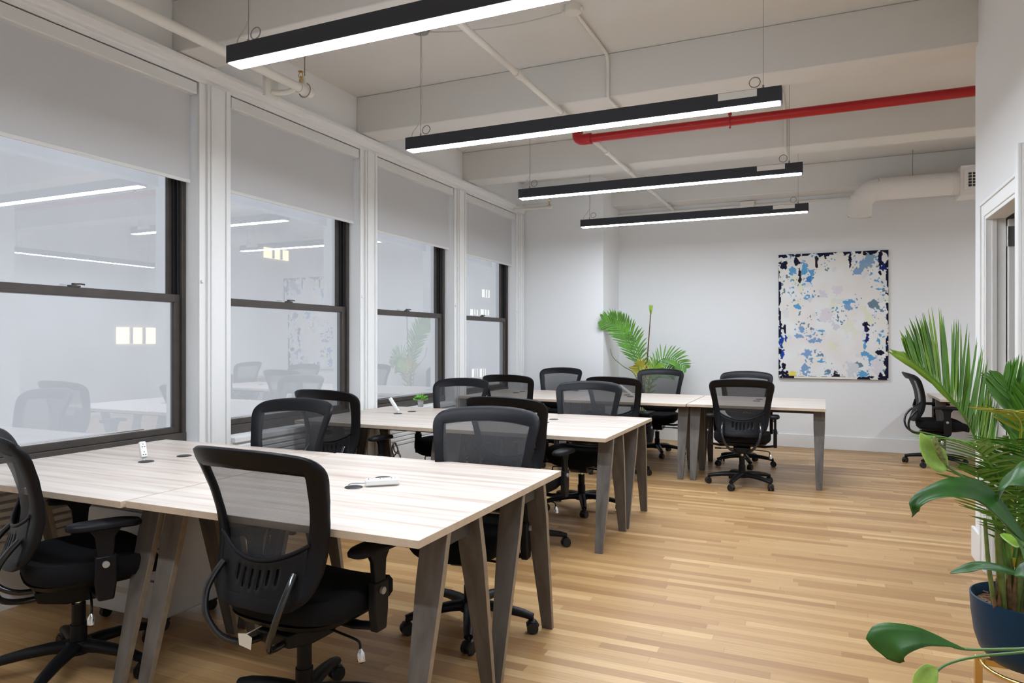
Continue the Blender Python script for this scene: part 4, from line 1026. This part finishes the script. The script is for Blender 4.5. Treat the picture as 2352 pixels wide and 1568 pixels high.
# upper flower
stem([base, base+Vector((0, 0.05, 0.3)), PL(2400, 1420, 1.6), PL(2330, 1220, 1.75), PL(2235, 1115, 1.85), PL(2175, 1070, 1.88), PL(2168, 1060, 1.88)], 0.0036)
sp_ = blade(pl_, [PL(2176, 1074, 1.88), PL(2150, 1058, 1.88), PL(2128, 1028, 1.88), PL(2114, 994, 1.88)], 0.032, M['spathe'], name='spathe', nrm=(0.3, -0.85, 0.2), fold=0.5, prof=[(0, 0.1), (0.2, 0.75), (0.45, 1.0), (0.7, 0.75), (0.9, 0.3), (1, 0)])
bm = B(); tube(bm, [PL(2172, 1065, 1.86), PL(2160, 1045, 1.855), PL(2148, 1012, 1.85), PL(2145, 1003, 1.85)], [0.004, 0.008, 0.007, 0.003], 10); obj('spadix', bm, M['spadix'], pl_, smooth=True)
# big arching leaf
stem([base, base+Vector((0.02, 0.06, 0.25)), PL(2440, 1330, 1.5), PL(2352, 1250, 1.7), PL(2310, 1210, 1.74)], 0.004)
blade(pl_, [PL(2352, 1245, 1.72), PL(2300, 1195, 1.75), PL(2245, 1150, 1.78), PL(2190, 1136, 1.8), PL(2135, 1142, 1.82), PL(2103, 1160, 1.83), PL(2094, 1188, 1.84)], 0.058, M['lily'], nrm=(0.35, -0.35, 0.85), fold=0.55, prof=[(0, 0.15), (0.2, 0.6), (0.35, 0.9), (0.5, 0.75), (0.65, 0.42), (0.8, 0.28), (0.92, 0.18), (1, 0)])
# teal broad leaves at right edge
stem([base, base+Vector((0.03, 0.08, 0.3)), PL(2420, 1200, 1.6), PL(2400, 1110, 1.65)], 0.004)
blade(pl_, [PL(2400, 1110, 1.65), PL(2350, 1098, 1.7), PL(2315, 1110, 1.74), PL(2290, 1150, 1.78)], 0.055, M['lily'], nrm=(-0.3, -0.4, 0.85), fold=0.2, wave=0.08)
stem([base, base+Vector((0.03, 0.06, 0.12)), PL(2420, 1380, 1.7), PL(2352, 1325, 1.9), PL(2320, 1308, 1.95), PL(2262, 1300, 2.0)], 0.0035)
blade(pl_, [PL(2352, 1325, 1.9), PL(2300, 1310, 1.95), PL(2250, 1303, 2.0), PL(2210, 1310, 2.02), PL(2182, 1316, 2.04)], 0.018, M['lily'], nrm=(0.1, -0.5, 0.85), fold=0.4)
blade(pl_, [PL(2430, 1330, 1.8), PL(2385, 1315, 1.82), PL(2352, 1312, 1.84), PL(2330, 1320, 1.86)], 0.03, M['lily'], nrm=(0.1, -0.6, 0.8), fold=0.2)
blade(pl_, [PL(2430, 1200, 1.7), PL(2370, 1250, 1.8), PL(2330, 1240, 1.85), PL(2300, 1225, 1.9)], 0.03, M['palm_l'], nrm=(0.1, -0.6, 0.8), fold=0.2)

# back palm
bp0 = P(1470, 1010, 9.15); bp0.z = 0
bk = thing('potted_palm', 'sparse palm in a dark blue pot in the far corner by the back wall', 'plant', bp0)
bm = B(); lathe(bm, [(0.001, 0.0), (0.12, 0.0), (0.165, 0.04), (0.19, 0.2), (0.19, 0.36), (0.182, 0.36), (0.18, 0.33), (0.001, 0.33)], seg=40); obj('pot', bm, M['navy'], bk, smooth=True)
bm = B(); lathe(bm, [(0.179, 0.331), (0.1, 0.338), (0.001, 0.34)], seg=24); obj('soil', bm, M['soil'], bk, smooth=True)
def PB(u, v, d=9.1): return P(u, v, d)-bp0
b0 = Vector((0.0, 0, 0.33))
def bf(pts, n, L, m='palm', **k):
    return frond(bk, [b0+Vector((random.uniform(-.03, .03), random.uniform(-.03, .03), 0))]+pts, n, L, 0.011, M[m], rad=0.009, **k)
bf([PB(1478, 930), PB(1468, 850), PB(1448, 790), PB(1420, 750), PB(1385, 735)], 30, 0.26, side_dir=(0.25, 0.0, 1), spread=0.62, droop=0.30, start=0.45, rnd=random.Random(31))
bf([PB(1482, 930), PB(1476, 850), PB(1458, 780), PB(1430, 745), PB(1402, 725)], 26, 0.19, side_dir=(0.9, 0.0, 0.5), spread=0.75, droop=0.25, start=0.42, rnd=random.Random(32))
bf([PB(1484, 930), PB(1495, 860), PB(1520, 825), PB(1550, 825), PB(1575, 845)], 20, 0.22, spread=0.8, droop=0.35, start=0.45, rnd=random.Random(33), side_dir=(0.2, 0.3, 1))
bf([PB(1484, 930), PB(1500, 870), PB(1525, 850), PB(1550, 852)], 16, 0.20, spread=0.8, droop=0.4, start=0.4, rnd=random.Random(34), side_dir=(0.2, 0.3, 1))
bf([PB(1482, 930), PB(1480, 870), PB(1470, 845), PB(1462, 838)], 14, 0.16, m='palm_y', spread=0.8, droop=0.1, start=0.4, rnd=random.Random(35), side_dir=(1, 0, 0.3))
bf([PB(1486, 930), PB(1490, 870), PB(1500, 845), PB(1512, 835)], 16, 0.17, m='palm_l', spread=0.8, droop=0.15, start=0.35, rnd=random.Random(36), side_dir=(1, 0, 0.3))
bm = B(); tube(bm, spline([b0, PB(1484, 850), PB(1490, 780), PB(1495, 712)], 20), [0.012-0.006*k/20 for k in range(21)], 8); obj('spear_stem', bm, M['husk'], bk, smooth=True)
bm = B()
for k in range(5): leaflet(bm, PB(1495, 722), Vector((0.10*(k-2), 0.05*(k % 2), 1)), 0.13, 0.010, Vector((0, -1, 0)), 0.0)
obj('spear_leaf', bm, M['palm_l'], bk, smooth=True, fixn=False)
bm = B(); tube(bm, spline([b0, PB(1462, 868), PB(1430, 840), PB(1408, 820), PB(1402, 800)], 20), [0.007-0.004*k/20 for k in range(21)], 6); obj('bare_stem', bm, M['cane'], bk, smooth=True)
